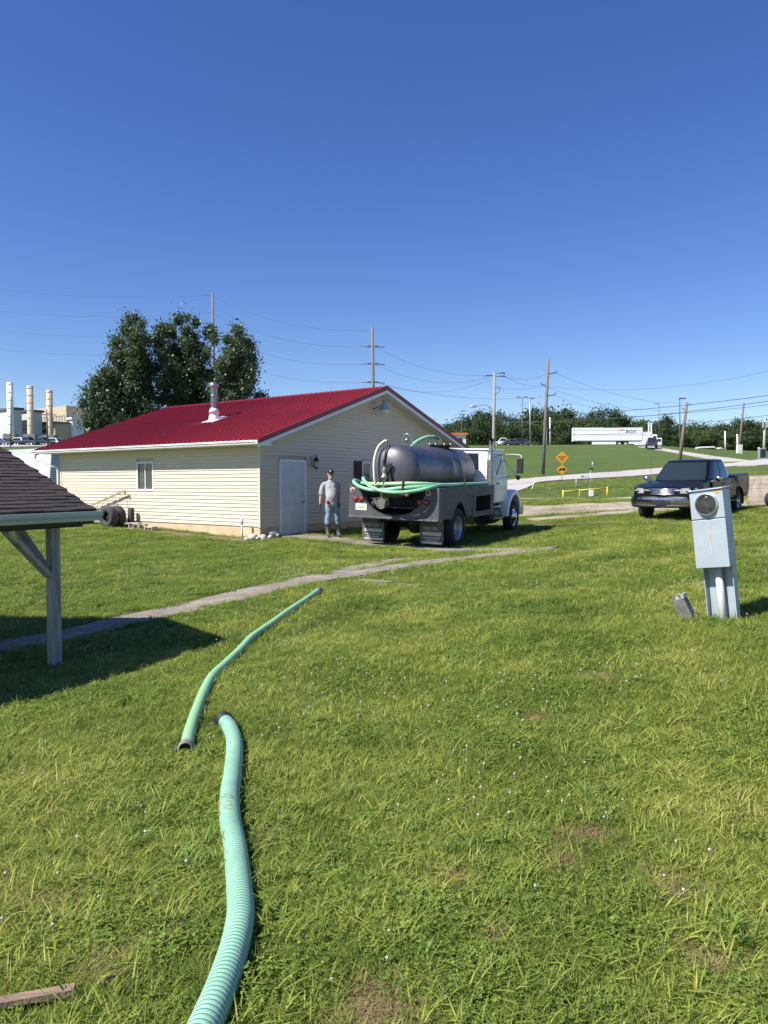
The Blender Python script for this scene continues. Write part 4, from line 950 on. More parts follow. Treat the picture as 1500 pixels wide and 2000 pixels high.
for s in (-1, 1):
    for xa, xb in ((-2.78, -1.62), (-3.85, -2.81)):
        dm = MB(); dm.span((xa, s * .94, .56), (xb, s * .991, 1.17)); d_ = dm.build('door', paint, pbody, .012)
        h = MB(); h.span((xa + .06, s * .99, 1.04), (xa + .22, s * 1.008, 1.08)); h.build('handle', black_plastic, d_)
    dm = MB(); dm.span((-3.9, s * .97, .44), (-1.5, s * 1.03, .50)); dm.build('running_board', black_plastic, pk, .01)
    mo = MB(); mo.span((-3.85, s * .985, .80), (-1.6, s * 1.0, .84)); mo.build('side_moulding', black_plastic, pbody)
    for cx in (rf, rr_):
        fl = MB(); fl.sweep([(a, s * (sidey(a, c) + .0), c) for a, c in archpts(cx, .475, .42, bot)], .028, 7); fl.build('wheel_flare', paint, pbody)
        wl = MB(); wl.span((cx - .46, s * .60, .5), (cx + .46, s * .93, .90)); wl.build('wheel_well', under, pk)
        wheel(pk, (cx, s * .85, .39), .39, .26, .225, M('alloy', (.55, .56, .57), .3, .8, var=.15, vs=6), s, 'car')
    mm = MB(); mm.ball((-1.72, s * 1.14, 1.27), (.09, .13, .095)); mi = mm.build('mirror', chrome if s > 0 else chrome, pk)
    mm = MB(); mm.bar((-1.68, s * .92, 1.18), (-1.70, s * 1.08, 1.22), .05, .05); mm.build('mirror_arm', chrome, mi)
    hl = MB(); A_p = [(.050, s * .55, .885), (.0, s * .80, .885), (-.24, s * .99, .90), (-.26, s * .975, 1.03), (-.05, s * .80, 1.045), (.01, s * .57, 1.03)]
    hl.add(A_p + [(x - .12, y * .93, z) for x, y, z in A_p], [(0, 1, 4, 5), (1, 2, 3, 4), (6, 7, 10, 11), (7, 8, 9, 10), (0, 6, 7, 1), (1, 7, 8, 2), (5, 4, 10, 11), (4, 3, 9, 10), (0, 5, 11, 6), (2, 8, 9, 3)])
    hl.build('headlight', M('headlight_lens', (.46, .45, .40), .15, .3, var=.4, vs=14), pbody)
    tl = MB(); tl.span((-5.71, s * .80, .85), (-5.66, s * .97, 1.2)); tl.build('tail_light', red_lens, pbody)
gm_ = MB(); vs = []
for y in np.linspace(-.46, .46, 9):
    k = 1 - abs(y) / .46 * .08; x = .045 - .06 * (y / .46) ** 2
    vs += [(x, y, .84 + .02 * (1 - k)), (x - .03, y * .97, 1.03)]
gm_.add(vs + [(v[0] - .05, v[1], v[2]) for v in vs], [(2 * i, 2 * i + 2, 2 * i + 3, 2 * i + 1) for i in range(8)] + [(18 + 2 * i, 19 + 2 * i, 21 + 2 * i, 20 + 2 * i) for i in range(8)] + [(2 * i, 18 + 2 * i, 20 + 2 * i, 2 * i + 2) for i in range(8)] + [(2 * i + 1, 2 * i + 3, 21 + 2 * i, 19 + 2 * i) for i in range(8)] + [(0, 1, 19, 18), (16, 34, 35, 17)])
gr = gm_.build('grille', M('grille_metal', (.30, .31, .32), .25, .8, var=.25, vs=20), pbody)
for k in range(6):
    bm_ = MB(); bm_.sweep([(.05 - .06 * (y / .46) ** 2 - .004 * k, y, .855 + k * .032) for y in np.linspace(-.43, .43, 7)], .006, 5); bm_.build('grille_bar', chrome, gr)
ov = MB(); ov.ball((.035, 0, .94), (.015, .055, .024)); ov.build('badge', M('badge_silver', (.6, .62, .66), .2, .9), gr)
bp_ = MB(); P_ = [(.10 - .22 * (y / 1.0) ** 2 * abs(y), y, .66) for y in np.linspace(-1, 1, 15)]
prof_b = [(-.06, -.16), (.0, -.15), (.03, -.05), (.03, .03), (.01, .10), (-.06, .12)]
vs = []; 
for p in P_:
    for dx, dz in prof_b: vs.append((p[0] + dx, p[1], p[2] + dz))
bp_.add(vs, [(i * 6 + j, i * 6 + j + 1, i * 6 + 7 + j, i * 6 + 6 + j) for i in range(14) for j in range(5)] + [tuple(range(6)), tuple(range(84, 90))], sm=False)
bum = bp_.build('front_bumper', M('bumper_chrome', (.36, .36, .36), .22, 1., rvar=.08, vs=5), pk)
vm = MB(); vm.sweep([(.085 - .22 * abs(y) ** 3, y, .50) for y in np.linspace(-.93, .93, 11)], .055, 8); vm.build('valance', black_plastic, bum)
pm = MB(); pm.span((.13, -.26, .56), (.145, .26, .66)); pm.build('plate_recess', black_plastic, bum, .01)
pm = MB(); pm.span((.145, -.15, .54), (.155, .15, .68)); pm.build('plate_holder', M('plate_dark', (.03, .035, .06), .3), bum)
rb = MB(); rb.span((-5.82, -.95, .55), (-5.70, .95, .72)); rb.build('rear_bumper', chrome, pk, .02)
an = MB(); an.cyl((-1.3, -.82, 1.18), (-1.36, -.84, 2.1), .004, n=5); an.build('aerial', black_plastic, pk)
for s in (-1, 1):
    fl = MB(); fl.span((-5.05, s * .70, .26), (-5.03, s * .98, .62)); fl.build('mud_flap', rubber, pk)
    wp = MB(); wp.bar((-1.50, s * .25 + .3, 1.28), (-1.62, s * .25 - .25, 1.35), .012, .02); wp.build('wiper', black_plastic, pk)
# ------------------------------------------------------------------ hoses on the lawn
def ribbed_hose(mb, P, r, pitch):
    pts = []; rad = []; mis = []
    Q = resample(P, pitch)
    for i in range(len(Q) - 1):
        a, c = Q[i], Q[i + 1]
        for t, rr, m in ((0, r * .965, 1), (.16, r * .985, 0), (.35, r, 0), (.75, r, 0), (.90, r * .985, 0)):
            pts.append(a.lerp(c, t)); rad.append(rr); mis.append(0 if m == 0 else 1)
    mb.sweep(pts, rad, 20, True, mis)
hose_body = M('hose_mint', (.30, .53, .385), .40, var=.22, vs=3.1, rvar=.08, bump=.05, bs=30)
hose_groove = M('hose_groove', (.06, .20, .13), .6)
hose_line = [(352, 2140), (378, 2070), (416, 1985), (443, 1915), (462, 1850), (470, 1795), (468, 1755), (460, 1670), (450, 1612), (449, 1560), (455, 1515), (458, 1462), (452, 1435), (440, 1416)]
def laid(line, r, zoff=0.0):
    out = []
    for px, py in line:
        g_ = gp(px, py + 0, .9); d = g_ - Vector((0, 0, CAM_Z)); t = r / d.length * (d.length / max(.2, -d.z)) * .9
        p = Vector((0, 0, CAM_Z)) + d * (1 - t * .55); out.append(Vector((p.x, p.y, H(p.x, p.y) + r * .9 + zoff)))
    return out
near_hose = thing('suction_hose', 'thick mint green ribbed suction hose running from the bottom edge of the lawn', 'hose', laid(hose_line, .052)[5] * 1.0)
nh0 = near_hose.location.copy()
HP = cr(laid(hose_line, .049), 8)
mb = MB(); ribbed_hose(mb, [p - nh0 for p in HP], .049, .0195); mb.build('hose', [hose_body, hose_groove], near_hose)
coupl = M('coupling_alloy', (.20, .19, .175), .6, .4, var=.5, vs=20)
def coupling(parent, p, d, r, L, off, mat=coupl, hollow=True):
    p = Vector(p) - off; d = Vector(d).normalized(); m = MB()
    pr = [(r * .99, 0), (r * 1.10, .006), (r * 1.10, L * .3), (r * 1.04, L * .34), (r * 1.04, L * .6), (r * 1.16, L * .66), (r * 1.16, L), (r * .92, L), (r * .92, L * .1), (0, L * .1)]
    m.lathe(pr, (0, 0, 0), 'Z', 22); o = m.build('coupling', mat, parent, loc=p, rot=d.to_track_quat('Z', 'Y').to_euler())
    for s in (-1, 1):
        lv = MB(); lv.box((s * r * 1.25, 0, L * .75), (.012, .02, L * .8), (0, R(12 * s), 0)); lv.build('cam_lever', mat, o)
    return o
dend = (HP[-1] - HP[-3]); coupling(near_hose, HP[-1] - dend.normalized() * .02, dend, .049, .07, nh0, black_plastic)
mb = MB(); e0 = HP[-1] - nh0
mb.sweep(cr([e0 + Vector((-.03, .0, .0)), e0 + Vector((-.09, .02, -.02)), e0 + Vector((-.16, .01, -.035)), e0 + Vector((-.20, .03, -.04))], 4), .007, 6); mb.build('lever_cord', M('cord', (.20, .16, .11), .9), near_hose)
# a wisp of dried grass stuck to the hose
mb = MB(); i0 = int(len(HP) * .635); rr_ = random.Random(5)
for k in range(26):
    p = HP[i0] + (HP[i0 + 3] - HP[i0]) * rr_.uniform(-.6, 1.2) - nh0; a0 = rr_.uniform(1.1, 2.9); a1 = a0 + rr_.uniform(.2, .7)
    t = (HP[i0 + 2] - HP[i0]).normalized(); sd = t.cross(Vector((0, 0, 1))).normalized(); sh = rr_.uniform(-.02, .02)
    mb.sweep([p + (sd * math.cos(a) * .054 + Vector((0, 0, 1)) * math.sin(a) * .054) + t * (sh * (a - a0) * 2) for a in np.linspace(a0, a1, 5)], .0013, 4)
tag(mb.build('dry_grass_wisp', M('straw', (.40, .28, .14), .9), near_hose), kind='stuff')
far_line = [(364, 1462), (374, 1424), (387, 1386), (400, 1353), (416, 1325), (442, 1300), (470, 1272), (493, 1247), (528, 1222), (563, 1197), (598, 1173), (621, 1157)]
FP = cr(laid(far_line, .04), 8); far_hose = thing('suction_hose', 'smooth light green suction hose lying farther off and ending near the footpath', 'hose', FP[20]); fo_ = FP[20].copy()
mb = MB(); mb.sweep([p - fo_ for p in resample(FP, .05)], .040, 18); mb.build('hose', M('hose_leaf', (.25, .47, .22), .45, var=.2, vs=1.3, rvar=.08, col2=(.27, .50, .30)), far_hose)
coupling(far_hose, FP[0], FP[0] - FP[2], .041, .09, fo_, M('coupling_grey', (.26, .25, .22), .6, .3, var=.5, vs=20))
coupling(far_hose, FP[-1], FP[-1] - FP[-3], .041, .09, fo_)

# ------------------------------------------------------------------ meter pedestal and the broken box beside it
mz = H(3.1, 7.0); base = Vector((at(1413, 1215, 7.0).x, 7.0, mz))
PEDA = R(-45)                                                    # front faces (-.7, -.7): local -y
mped = thing('meter_pedestal', 'leaning grey metal electric meter pedestal with round glass meter', 'meter', base, rot=(R(-3.0), R(-7.5), PEDA))
grey_en = M('grey_enamel', (.36, .415, .44), .42, .2, var=.12, vs=3, rvar=.1)
mb = MB(); mb.span((-.135, .05, -.1), (.135, .062, 1.22)); mb.span((-.135, -.02, -.1), (-.128, .05, .60)); mb.span((.128, -.02, -.1), (.135, .05, 1.2)); mb.build('post', grey_en, mped)
mb = MB(); mb.span((-.15, -.115, .50), (.15, .05, 1.21)); bx = mb.build('enclosure', grey_en, mped, .004)
mb = MB(); mb.span((-.154, -.126, .945), (.154, -.1155, 1.205)); cv = mb.build('meter_cover', grey_en, bx, .004)
mb = MB(); mb.span((-.154, -.124, .495), (.154, -.1155, .935)); lc = mb.build('lower_cover', grey_en, bx, .004)
mb = MB(); mb.bar((.0, -.1265, .925), (.0, -.1255, .62), .010, .0015, up=(0, 1, 0)); mb.build('rust_streak', M('rust_streak', (.42, .30, .13), .8, var=.5, vs=20, col2=(.46, .48, .46)), lc)
mb = MB(); mb.add([(-.16, -.145, 1.205), (.16, -.145, 1.205), (.16, .066, 1.225), (-.16, .066, 1.225), (-.16, -.145, 1.213), (.16, -.145, 1.213), (.16, .066, 1.24), (-.16, .066, 1.24)], [(0, 1, 2, 3), (4, 5, 6, 7), (0, 1, 5, 4), (1, 2, 6, 5), (2, 3, 7, 6), (3, 0, 4, 7)]); mb.build('lid', grey_en, mped, .003)
mb = MB(); mb.lathe([(.105, -.126), (.105, -.142), (.094, -.150), (.090, -.142), (.090, -.126)], (.0, 0, 1.075), 'Y', 36); rg = mb.build('meter_ring', M('ring_alloy', (.62, .64, .65), .3, .8), cv)
mb = MB(); mb.lathe([(.089, -.128), (.089, -.134), (.06, -.138), (.0, -.139)], (.0, 0, 1.075), 'Y', 32); mb.build('dial_plate', M('meter_inside', (.24, .215, .14), .6, var=.5, vs=22, col2=(.09, .085, .06)), rg)
gmat = bpy.data.materials.new('meter_glass'); gmat.use_nodes = True; gb_ = gmat.node_tree.nodes['Principled BSDF']; gb_.inputs['Transmission Weight'].default_value = 1; gb_.inputs['Roughness'].default_value = .03; gb_.inputs['IOR'].default_value = 1.45
mb = MB(); mb.lathe([(.089, -.146), (.087, -.178), (.075, -.190), (.0, -.194)], (.0, 0, 1.075), 'Y', 32); mb.build('meter_glass', gmat, rg)
tk = MB()
for k in range(16):
    a = 2 * math.pi * k / 16; tk.bar((.072 * math.cos(a), -.1375, 1.075 + .072 * math.sin(a)), (.086 * math.cos(a), -.1375, 1.075 + .086 * math.sin(a)), .003, .003)
tk.build('dial_ticks', M('tick_white', (.6, .6, .55), .6), rg)
mb = MB(); mb.span((.085, -.1285, 1.165), (.12, -.1262, 1.198)); mb.build('sticker', M('orange_sticker', (.62, .29, .03), .6, var=.2, vs=30), cv)
mb = MB(); mb.lathe([(.006, -.126), (.006, -.131), (0, -.132)], (-.03, 0, 1.19), 'Y', 8); mb.lathe([(.007, -.126), (.007, -.133), (0, -.134)], (.0, 0, .957), 'Y', 8); mb.build('screw', steel, cv)
mb = MB(); mb.cyl((.0, .0, -.1), (.0, .0, .52), .034, n=18); mb.build('conduit', M('conduit_grey', (.55, .57, .57), .5, var=.1, vs=4), mped)
jb = gp(1349, 1210); jbx = thing('junction_box', 'small broken grey junction box tilted in the grass beside the meter', 'junction box', (jb.x, jb.y, jb.z - .03), rot=(R(6), R(-24), R(-38)))
jm = M('dirty_grey', (.17, .17, .155), .8, var=.4, vs=9, bump=.3, bs=30)
mb = MB(); mb.span((-.055, -.055, .0), (.055, .055, .245)); b_ = mb.build('case', jm, jbx, .006)
mb = MB(); mb.span((.035, -.062, .235), (.062, .062, .275)); mb.build('flange', M('flange_grey', (.38, .38, .36), .6, var=.2, vs=9), jbx, .004)
mb = MB(); mb.box((-.075, .01, .255), (.06, .13, .006), (R(15), R(-50), 0)); mb.build('lid', jm, jbx)
mb = MB()
for q in ((-.01, -.03, .25), (.0, .02, .262), (-.03, .03, .25), (.01, .0, .27)): mb.box(q, (.03, .022, .03), (q[0] * 30, q[1] * 20, .4))
mb.build('terminals', M('terminal_grey', (.33, .30, .29), .7, var=.4, vs=20), jbx)
mb = MB(); mb.cyl((.0, -.06, .05), (.0, -.085, .05), .018, n=10); mb.sweep(cr([(.05, .0, .10), (.09, .0, .12), (.085, -.02, .06), (.06, -.02, .0)], 4), .006, 6); mb.build('knockout', steel, jbx)

# ------------------------------------------------------------------ small things on the lawn and along the wall
b1 = gp(147, 1957); b0 = gp(-60, 1992)
lath = MB(); c0 = (b0 + b1) / 2; lath.bar(b0 - c0 + Vector((0, 0, .030)), b1 - c0 + Vector((0, 0, .036)), .034, .02)
tag(lath.build('wooden_lath', M('lath_wood', (.27, .185, .13), .9, var=.45, vs=9, stretch=(1, 7, 1), bump=.4, bs=40), None, .002, loc=c0), 'weathered reddish wooden lath lying in the grass at the bottom left', 'board')
s0, s1 = gp(196, 1932), gp(266, 1906); c0 = (s0 + s1) / 2
tag(MB().sweep(cr([s0 - c0 + Vector((0, 0, .012)), Vector((0, 0, .024)), s1 - c0 + Vector((0, 0, .016))], 4), [.009, .012, .011, .012, .012, .011, .010, .008, .006], 8).build('stick', M('stick_bark', (.16, .10, .06), .95, var=.4, vs=20), None, loc=c0), 'short brown stick half buried in the grass above the lath', 'stick')
hl = lambda x, y, z: Vector((HX, HY, 0)) + Matrix.Rotation(HA, 3, 'Z') @ Vector((x, y, z))
gz = lambda x, y: H(*hl(x, y, 0).xy)
lad = thing('ladder', 'old ladder lying on its side slanted against the cream siding', 'ladder', (HX, HY, 0), HA)
lw = M('ladder_wood', (.34, .27, .21), .85, var=.35, vs=5, bump=.3, bs=30)
def lrail(t, top): return Vector((-.16 - (.0 if top else .22), 5.98 + t * 3.2, (1.38 - t * .86) if top else (1.38 - t * .80 - .42 - .02)))
for top in (1, 0):
    mb = MB(); mb.bar(lrail(0, top), lrail(1, top) - Vector((0, 0, 0 if top else .0)), .03, .07); mb.build('rail', lw, lad, .003)
for k in range(10):
    t = .04 + k * .1; mb = MB(); mb.cyl(lrail(t, 1), lrail(t, 0), .014, n=8); mb.build('rung', M('ladder_rung', (.48, .42, .34), .8, var=.2, vs=8), lad)
mb = MB(); mb.box(lrail(.0, 1) + Vector((0, -.03, -.05)), (.04, .08, .12)); mb.build('foot', lw, lad, .01)
for k, (x, lab) in enumerate(((-.86, 'worn tyre with dark hub standing nearest the camera by the wall ladder'), (-.52, 'second worn tyre standing between the hubbed tyre and the wall'))):
    w_ = hl(x, 5.78 + k * .10, 0); wz = H(w_.x, w_.y)
    t = thing('tyre', lab, 'tyre', (w_.x, w_.y, wz + .0), HA - math.pi / 2 + R(4), 'tyres standing by the wall')
    wo_ = wheel(t, (0, 0, .33), .33, .27, .175, M('dark_rim', (.05, .048, .045), .6, .5, var=.4, vs=9), -1, 'truck_rear', old_rubber, 'tread')
w_ = hl(-.22, 5.55, 0); jar = MB(); jar.lathe([(.0, 0), (.09, .0), (.10, .02), (.10, .56), (.06, .60), (.0, .61)], n=14); tag(jar.build('canister', old_rubber, None, loc=(w_.x, w_.y, H(w_.x, w_.y))), 'black canister behind the tyres touching the siding', 'canister')
blockm = M('concrete_block', (.46, .40, .34), .95, var=.25, vs=6, bump=.5, bs=40)
def block(loc, rz, lab, tilt=0):
    m = MB(); L, Wd, Hh = .39, .19, .19
    m.span((-L / 2, -Wd / 2, 0), (L / 2, -Wd / 2 + .03, Hh)); m.span((-L / 2, Wd / 2 - .03, 0), (L / 2, Wd / 2, Hh))
    for x in (-L / 2, -.015, L / 2 - .03): m.span((x, -Wd / 2 + .03, 0), (x + .03, Wd / 2 - .03, Hh))
    tag(m.build('concrete_block', blockm, None, .004, loc=loc, rot=(R(90 + tilt), 0, rz)), lab, 'concrete block', 'concrete blocks along the wall')
for (x, y, rz, lab, t) in ((-.66, 4.82, .2, 'hollow concrete block lying open side out next to the tyres', 0), (-.76, 4.40, .5, 'pale concrete block middle of the row by the tyres', 4), (-.70, 4.02, -.1, 'low sunken concrete block farthest from the tyres', -6)):
    w_ = hl(x, y, 0); block((w_.x, w_.y, H(w_.x, w_.y) + (.10 if t > -5 else .03)), HA + math.pi / 2 + rz, lab, t)
scrap = M('scrap_wood', (.36, .30, .22), .9, var=.4, vs=7)
for k, (x, y, lab) in enumerate(((-.55, 7.35, 'stack of scrap boards under the ladder beside the tyres'), (-.6, 8.3, 'low heap of scrap boards at the low end of the ladder'))):
    w_ = hl(x, y, 0); t = thing('scrap_heap', lab, 'scrap wood', (w_.x, w_.y, H(w_.x, w_.y)), HA + .2)
    rq = random.Random(k + 4)
    for j in range(5):
        m = MB(); m.box((rq.uniform(-.1, .1), rq.uniform(-.15, .15), .05 + j * .055), (.14, rq.uniform(.5, .8), .045), (0, rq.uniform(-.05, .05), rq.uniform(-.5, .5))); m.build('board', scrap, t)
w_ = hl(-.28, .42, 0); t = thing('standpipe', 'thin white plastic pipe standing before the corner of the cream siding', 'pipe', (w_.x, w_.y, H(w_.x, w_.y)))
mb = MB(); mb.cyl((0, 0, -.05), (0, 0, .52), .028, n=12); mb.build('pipe', white_paint, t); mb = MB(); mb.cyl((0, 0, .40), (0, 0, .60), .040, n=12); mb.build('cap', trim_white, t)
BARE = []; rq = random.Random(12); stone_m = M('limestone', (.52, .48, .42), .95, var=.3, vs=7, bump=.5, bs=25)
sl_ = ['largest pale stone at the foot of the house corner', 'flat grey stone lying beside the largest corner stone', 'small white stone at the left of the corner heap', 'tan stone behind the flat grey stone', 'rounded stone in front of the foundation corner', 'little stone nearest the door step', 'broken slab leaning on the foundation left of the door', 'small stone at the right of the corner heap']
for k, (px, Yq, sz) in enumerate(((493, 20.35, .24), (514, 20.45, .20), (483, 20.3, .15), (505, 20.65, .15), (504, 20.25, .14), (543, 21.2, .12), (533, 21.25, .30), (527, 20.7, .14))):
    g_ = Vector((at(px, 1050, Yq).x, Yq, 0)); g_.z = H(g_.x, g_.y) + .02; BARE.append((g_.x, g_.y, .22)); m = MB(); m.ball((0, 0, 0), (sz * .6, sz * .5, sz * .4), 10, 7)
    m.v = [tuple(Vector(v) * (1 + .35 * mnoise.noise(Vector(v) * 9 + Vector((k * 7, 0, 0))))) for v in m.v]
    tag(m.build('stone', stone_m, None, loc=(g_.x, g_.y, g_.z + sz * .34), rot=(rq.uniform(-.4, .4), rq.uniform(-.4, .4), rq.uniform(0, 6)) if k != 6 else (.9, .2, .6)), sl_[k], 'stone', 'stones at the house corner')
# trailer at the right edge
tz = H(14, 27.2); ut = thing('utility_trailer', 'wooden sided utility trailer cut off by the right edge of the photo', 'trailer', (14.78, 27.5, tz), R(12))
bw = M('trailer_board', (.40, .34, .28), .9, var=.35, vs=4, bump=.3, bs=25)
for k in range(5):
    for (a, c) in (((-1., -1.2), (1., -1.17)), ((-1.03, -1.2), (-1., 1.2)), ((1., -1.2), (1.03, 1.2))):
        m = MB(); m.span((a[0], a[1], .34 + k * .16), (c[0], c[1], .34 + k * .16 + .148)); m.build('side_board', bw, ut)
for x in (-.98, 0, .98): m = MB(); m.span((x - .03, -1.23, .28), (x + .03, -1.201, 1.18)); m.build('stake', bw, ut)
m = MB(); m.span((-1.05, -1.25, .24), (1.05, 1.25, .335)); m.build('deck', bw, ut)
for s in (-1, 1): wheel(ut, (s * .92, .1, .28), .28, .18, .16, MATS['alloy'], 1, 'car')
m = MB(); m.lathe([(.05, -1.25), (.05, -1.265), (.0, -1.27)], (-.85, 0, .9), 'Y', 10); m.build('reflector', red_lens, ut)

# ------------------------------------------------------------------ yellow barrier, signs, posts along the road
yel = M('safety_yellow', (.72, .56, .05), .5, var=.15, vs=4)
Yb = 52.0
def on(px, Y, dz=0.): 
    X = at(px, 945, Y).x; return Vector((X, Y, H(X, Y) + dz))
pL, pM, pR = on(1100, 50.5), on(1131.5, 51), on(1186, 51.4)
bar_ = thing('yellow_barrier', 'yellow pipe guard rail with three posts beside the road', 'barrier', pL)
for p, r in ((pL, .06), (pM, .05), (pR, .055)): mb = MB(); mb.cyl(p - pL - Vector((0, 0, .2)), p - pL + Vector((0, 0, .58)), r, n=12); mb.build('post', yel, bar_)
for a, c in ((pL, pM), (pM, pR)): mb = MB(); mb.cyl(a - pL + Vector((0, 0, .50)), c - pL + Vector((0, 0, .50)), .04, n=10); mb.build('rail', yel, bar_)
p = on(1155, 51.5); cabn = thing('utility_cabinet', 'white weathered utility cabinet standing at the yellow barrier', 'cabinet', p)
m = MB(); m.span((-.14, -.10, .0), (.14, .10, .52)); m.build('case', white_paint, cabn, .015); m = MB(); m.span((-.05, -.05, -.3), (.05, .05, .02)); m.build('leg', yel, cabn)
p = on(1153, 54); rs = thing('regulator_stand', 'grey pipework with gauge arm behind the yellow barrier', 'pipework', p)
m = MB(); m.cyl((0, 0, -.2), (0, 0, 1.55), .02, n=8); m.cyl((-1.0, 0, 1.02), (0, 0, 1.02), .018, n=8); m.cyl((-1.0, 0, -.2), (-1.0, 0, 1.02), .02, n=8); m.build('pipe', galv, rs)
m = MB(); m.box((0, 0, 1.6), (.20, .06, .10)); m.box((.16, 0, 1.52), (.10, .06, .08)); m.box((-.55, 0, 1.06), (.14, .08, .08)); m.build('valve', black_plastic, rs)
m = MB(); m.cyl((.14, 0, 1.55), (.14, 0, 2.1), .03, n=8); m.build('vent_pipe', galv, rs)
p0, p1 = on(1037, 56), on(1045, 56); lp = thing('marker_post', 'leaning pale yellow marker post at the edge of the drive', 'post', p0)
m = MB(); m.bar((0, 0, -.1), (p1.x - p0.x + .05, 0, .86), .11, .05); m.build('post', M('pale_yellow', (.74, .66, .28), .6), lp); m = MB(); m.bar((p1.x - p0.x + .052, -.03, .87), (p1.x - p0.x + .058, -.03, .95), .11, .05); m.build('cap', white_paint, lp)
amber = M('sign_amber', (.72, .31, .015), .45); blackp = M('sign_black', (.02, .02, .02), .5)
p = on(1097.5, 56.); sg = thing('warning_sign', 'two amber diamond warning signs on one post by the drive', 'sign', p)
m = MB(); m.span((-.025, .0, -.2), (.025, .04, at(1097, 884, 56).z - p.z + .45)); m.build('post', M('sign_post', (.14, .14, .12), .7), sg)
for px, py, half in ((1097.5, 894, .47), (1097.5, 917.5, .39)):
    c = at(px, py, 56) - p; c.x = 0
    m = MB(); m.prism([(-half, 0), (0, -half), (half, 0), (0, half)], lambda a, b: (a, -.012, c.z + b), lambda a, b: (a, -.002, c.z + b)); pa = m.build('panel', amber, sg, .006)
    if half > .4:
        for (zz, ww, k) in ((.07, .30, 9), (-.06, .21, 7), (-.19, .11, 3)):
            m = MB()
            for q in range(k): m.span((-ww + q * 2 * ww / k, -.016, c.z + zz - .035), (-ww + (q + .72) * 2 * ww / k, -.0135, c.z + zz + .035))
            m.build('legend', blackp, pa)
    else:
        pts = [(-.24, -.08), (-.20, .02), (-.10, .09), (.22, .09), (.25, .0), (.23, -.10), (.17, -.12), (.10, -.06), (.0, -.03), (-.10, -.07), (-.14, -.13), (-.21, -.13)]
        m = MB(); m.prism(pts, lambda a, b: (a, -.016, c.z + b + .02), lambda a, b: (a, -.0135, c.z + b + .02)); m.build('symbol', blackp, pa)

# ------------------------------------------------------------------ utility poles and wires
POLES = {}
insul = M('insulator', (.10, .09, .09), .4)
def pole(key, label, pb, pt, Y, r, mat, cat='utility pole', name='utility_pole', arms=(), group='utility poles'):
    B = on(pb[0], Y); T = at(pt[0], pt[1], Y); t = thing(name, label, cat, B, group=group)
    m = MB(); m.sweep([Vector((0, 0, -.4)), (T - B) * .5, T - B], [r * 1.15, r, r * .78], 12); m.build('shaft', mat, t)
    for (px, py, dx) in arms:
        q = at(px, py, Y) - B; f = q.z / (T - B).z; ax = (T - B) * f
        m = MB(); m.bar(ax + Vector((-.05 * np.sign(dx), 0, -.05)), ax + Vector((dx, 0, .12)), .07, .09); m.lathe([(.035, 0), (.06, .04), (.035, .08), (.06, .12), (.03, .16)], ax + Vector((dx * .95, 0, .14)), n=8); m.build('insulator_arm', insul, t)
    POLES[key] = (B, T, Y); return t
pole('p1', 'tall thin grey pole rising out of the dark tree crown', (421, 870), (415, 573), 78, .15, grey_pole)
t2 = pole('p2', 'wooden pole with three insulator levels just above the red ridge', (731, 900), (727, 640), 64, .15, grey_pole)
B, T, Y = POLES['p2']
for py in (677, 711, 747):
    q = at(729, py, Y) - B; m = MB()
    for s in (-1, 1): m.sweep([q + Vector((s * .1, 0, 0)), q + Vector((s * .95, .0, -.05 if s > 0 else .02))], .035, 8); m.box(q + Vector((s * .28, 0, .02)), (.30, .10, .13))
    m.build('insulator_set', insul, t2)
t3 = pole('p3', 'tall bare wooden pole standing on the hill slope left of the signs', (1060, 927), (1071, 702), 75, .16, grey_pole, arms=((1070, 730, .85), (1067, 753, -.6), (1066, 773, .9)))
t4 = pole('p4', 'pale concrete pole carrying the street lamp behind the tank truck', (963, 890), (966, 728), 60, .125, M('pole_pale', (.30, .29, .265), .9, var=.2, vs=3, stretch=(4, 4, .4)))
B, T, Y = POLES['p4']; q = at(965.5, 800, Y) - B; e = at(929, 793, Y) - B
m = MB(); m.sweep(cr([q, (q + e) / 2 + Vector((0, 0, .22)), e], 6), .035, 8); m.build('lamp_arm', galv, t4)
m = MB(); m.ball((e.x - .15, 0, e.z - .02), (.32, .12, .10), 12, 8); m.build('lamp_head', galv, t4)
for py, s in ((729, 1), (735, 1), (734, -1)):
    q = at(966, py, Y) - B; m = MB(); m.sweep([q, q + Vector((s * .55, 0, .02)), q + Vector((s * .8, 0, .0))], [.03, .05, .06], 8); m.build('insulator_arm', insul, t4)
m = MB(); q = at(966, 757, Y) - B; m.sweep(cr([q + Vector((.1, 0, 0)), q + Vector((.4, 0, .05)), q + Vector((.35, 0, -.3)), q + Vector((.1, 0, -.5))], 4), .025, 6); m.build('cable_drop', insul, t4)
pole('p5', 'leaning weathered wooden pole right above the pickup roof', (1326, 900), (1342, 786), 96, .20, wood_pole, arms=((1341, 792, .5), (1338, 800, -.5)))
pole('p6', 'slim leaning reddish pole before the trees at the right', (1442, 870), (1453, 786), 150, .20, wood_pole)
pole('p7', 'short pole hung with transformers at the far right edge', (1491, 884), (1494, 818), 140, .22, M('pole_base_white', (.42, .41, .38), .9))
B, T, Y = POLES['p7']; m = MB()
for zz in (.78, .84, .90):
    q = (T - B) * zz
    for s in (-1, 1): m.cyl(q + Vector((s * .38, -.2, -.2)), q + Vector((s * .38, -.2, .2)), .17, n=10)
m.build('transformer', M('transformer_grey', (.36, .34, .31), .7), [o for o in COL.objects if o.name.startswith('utility_pole')][-1])
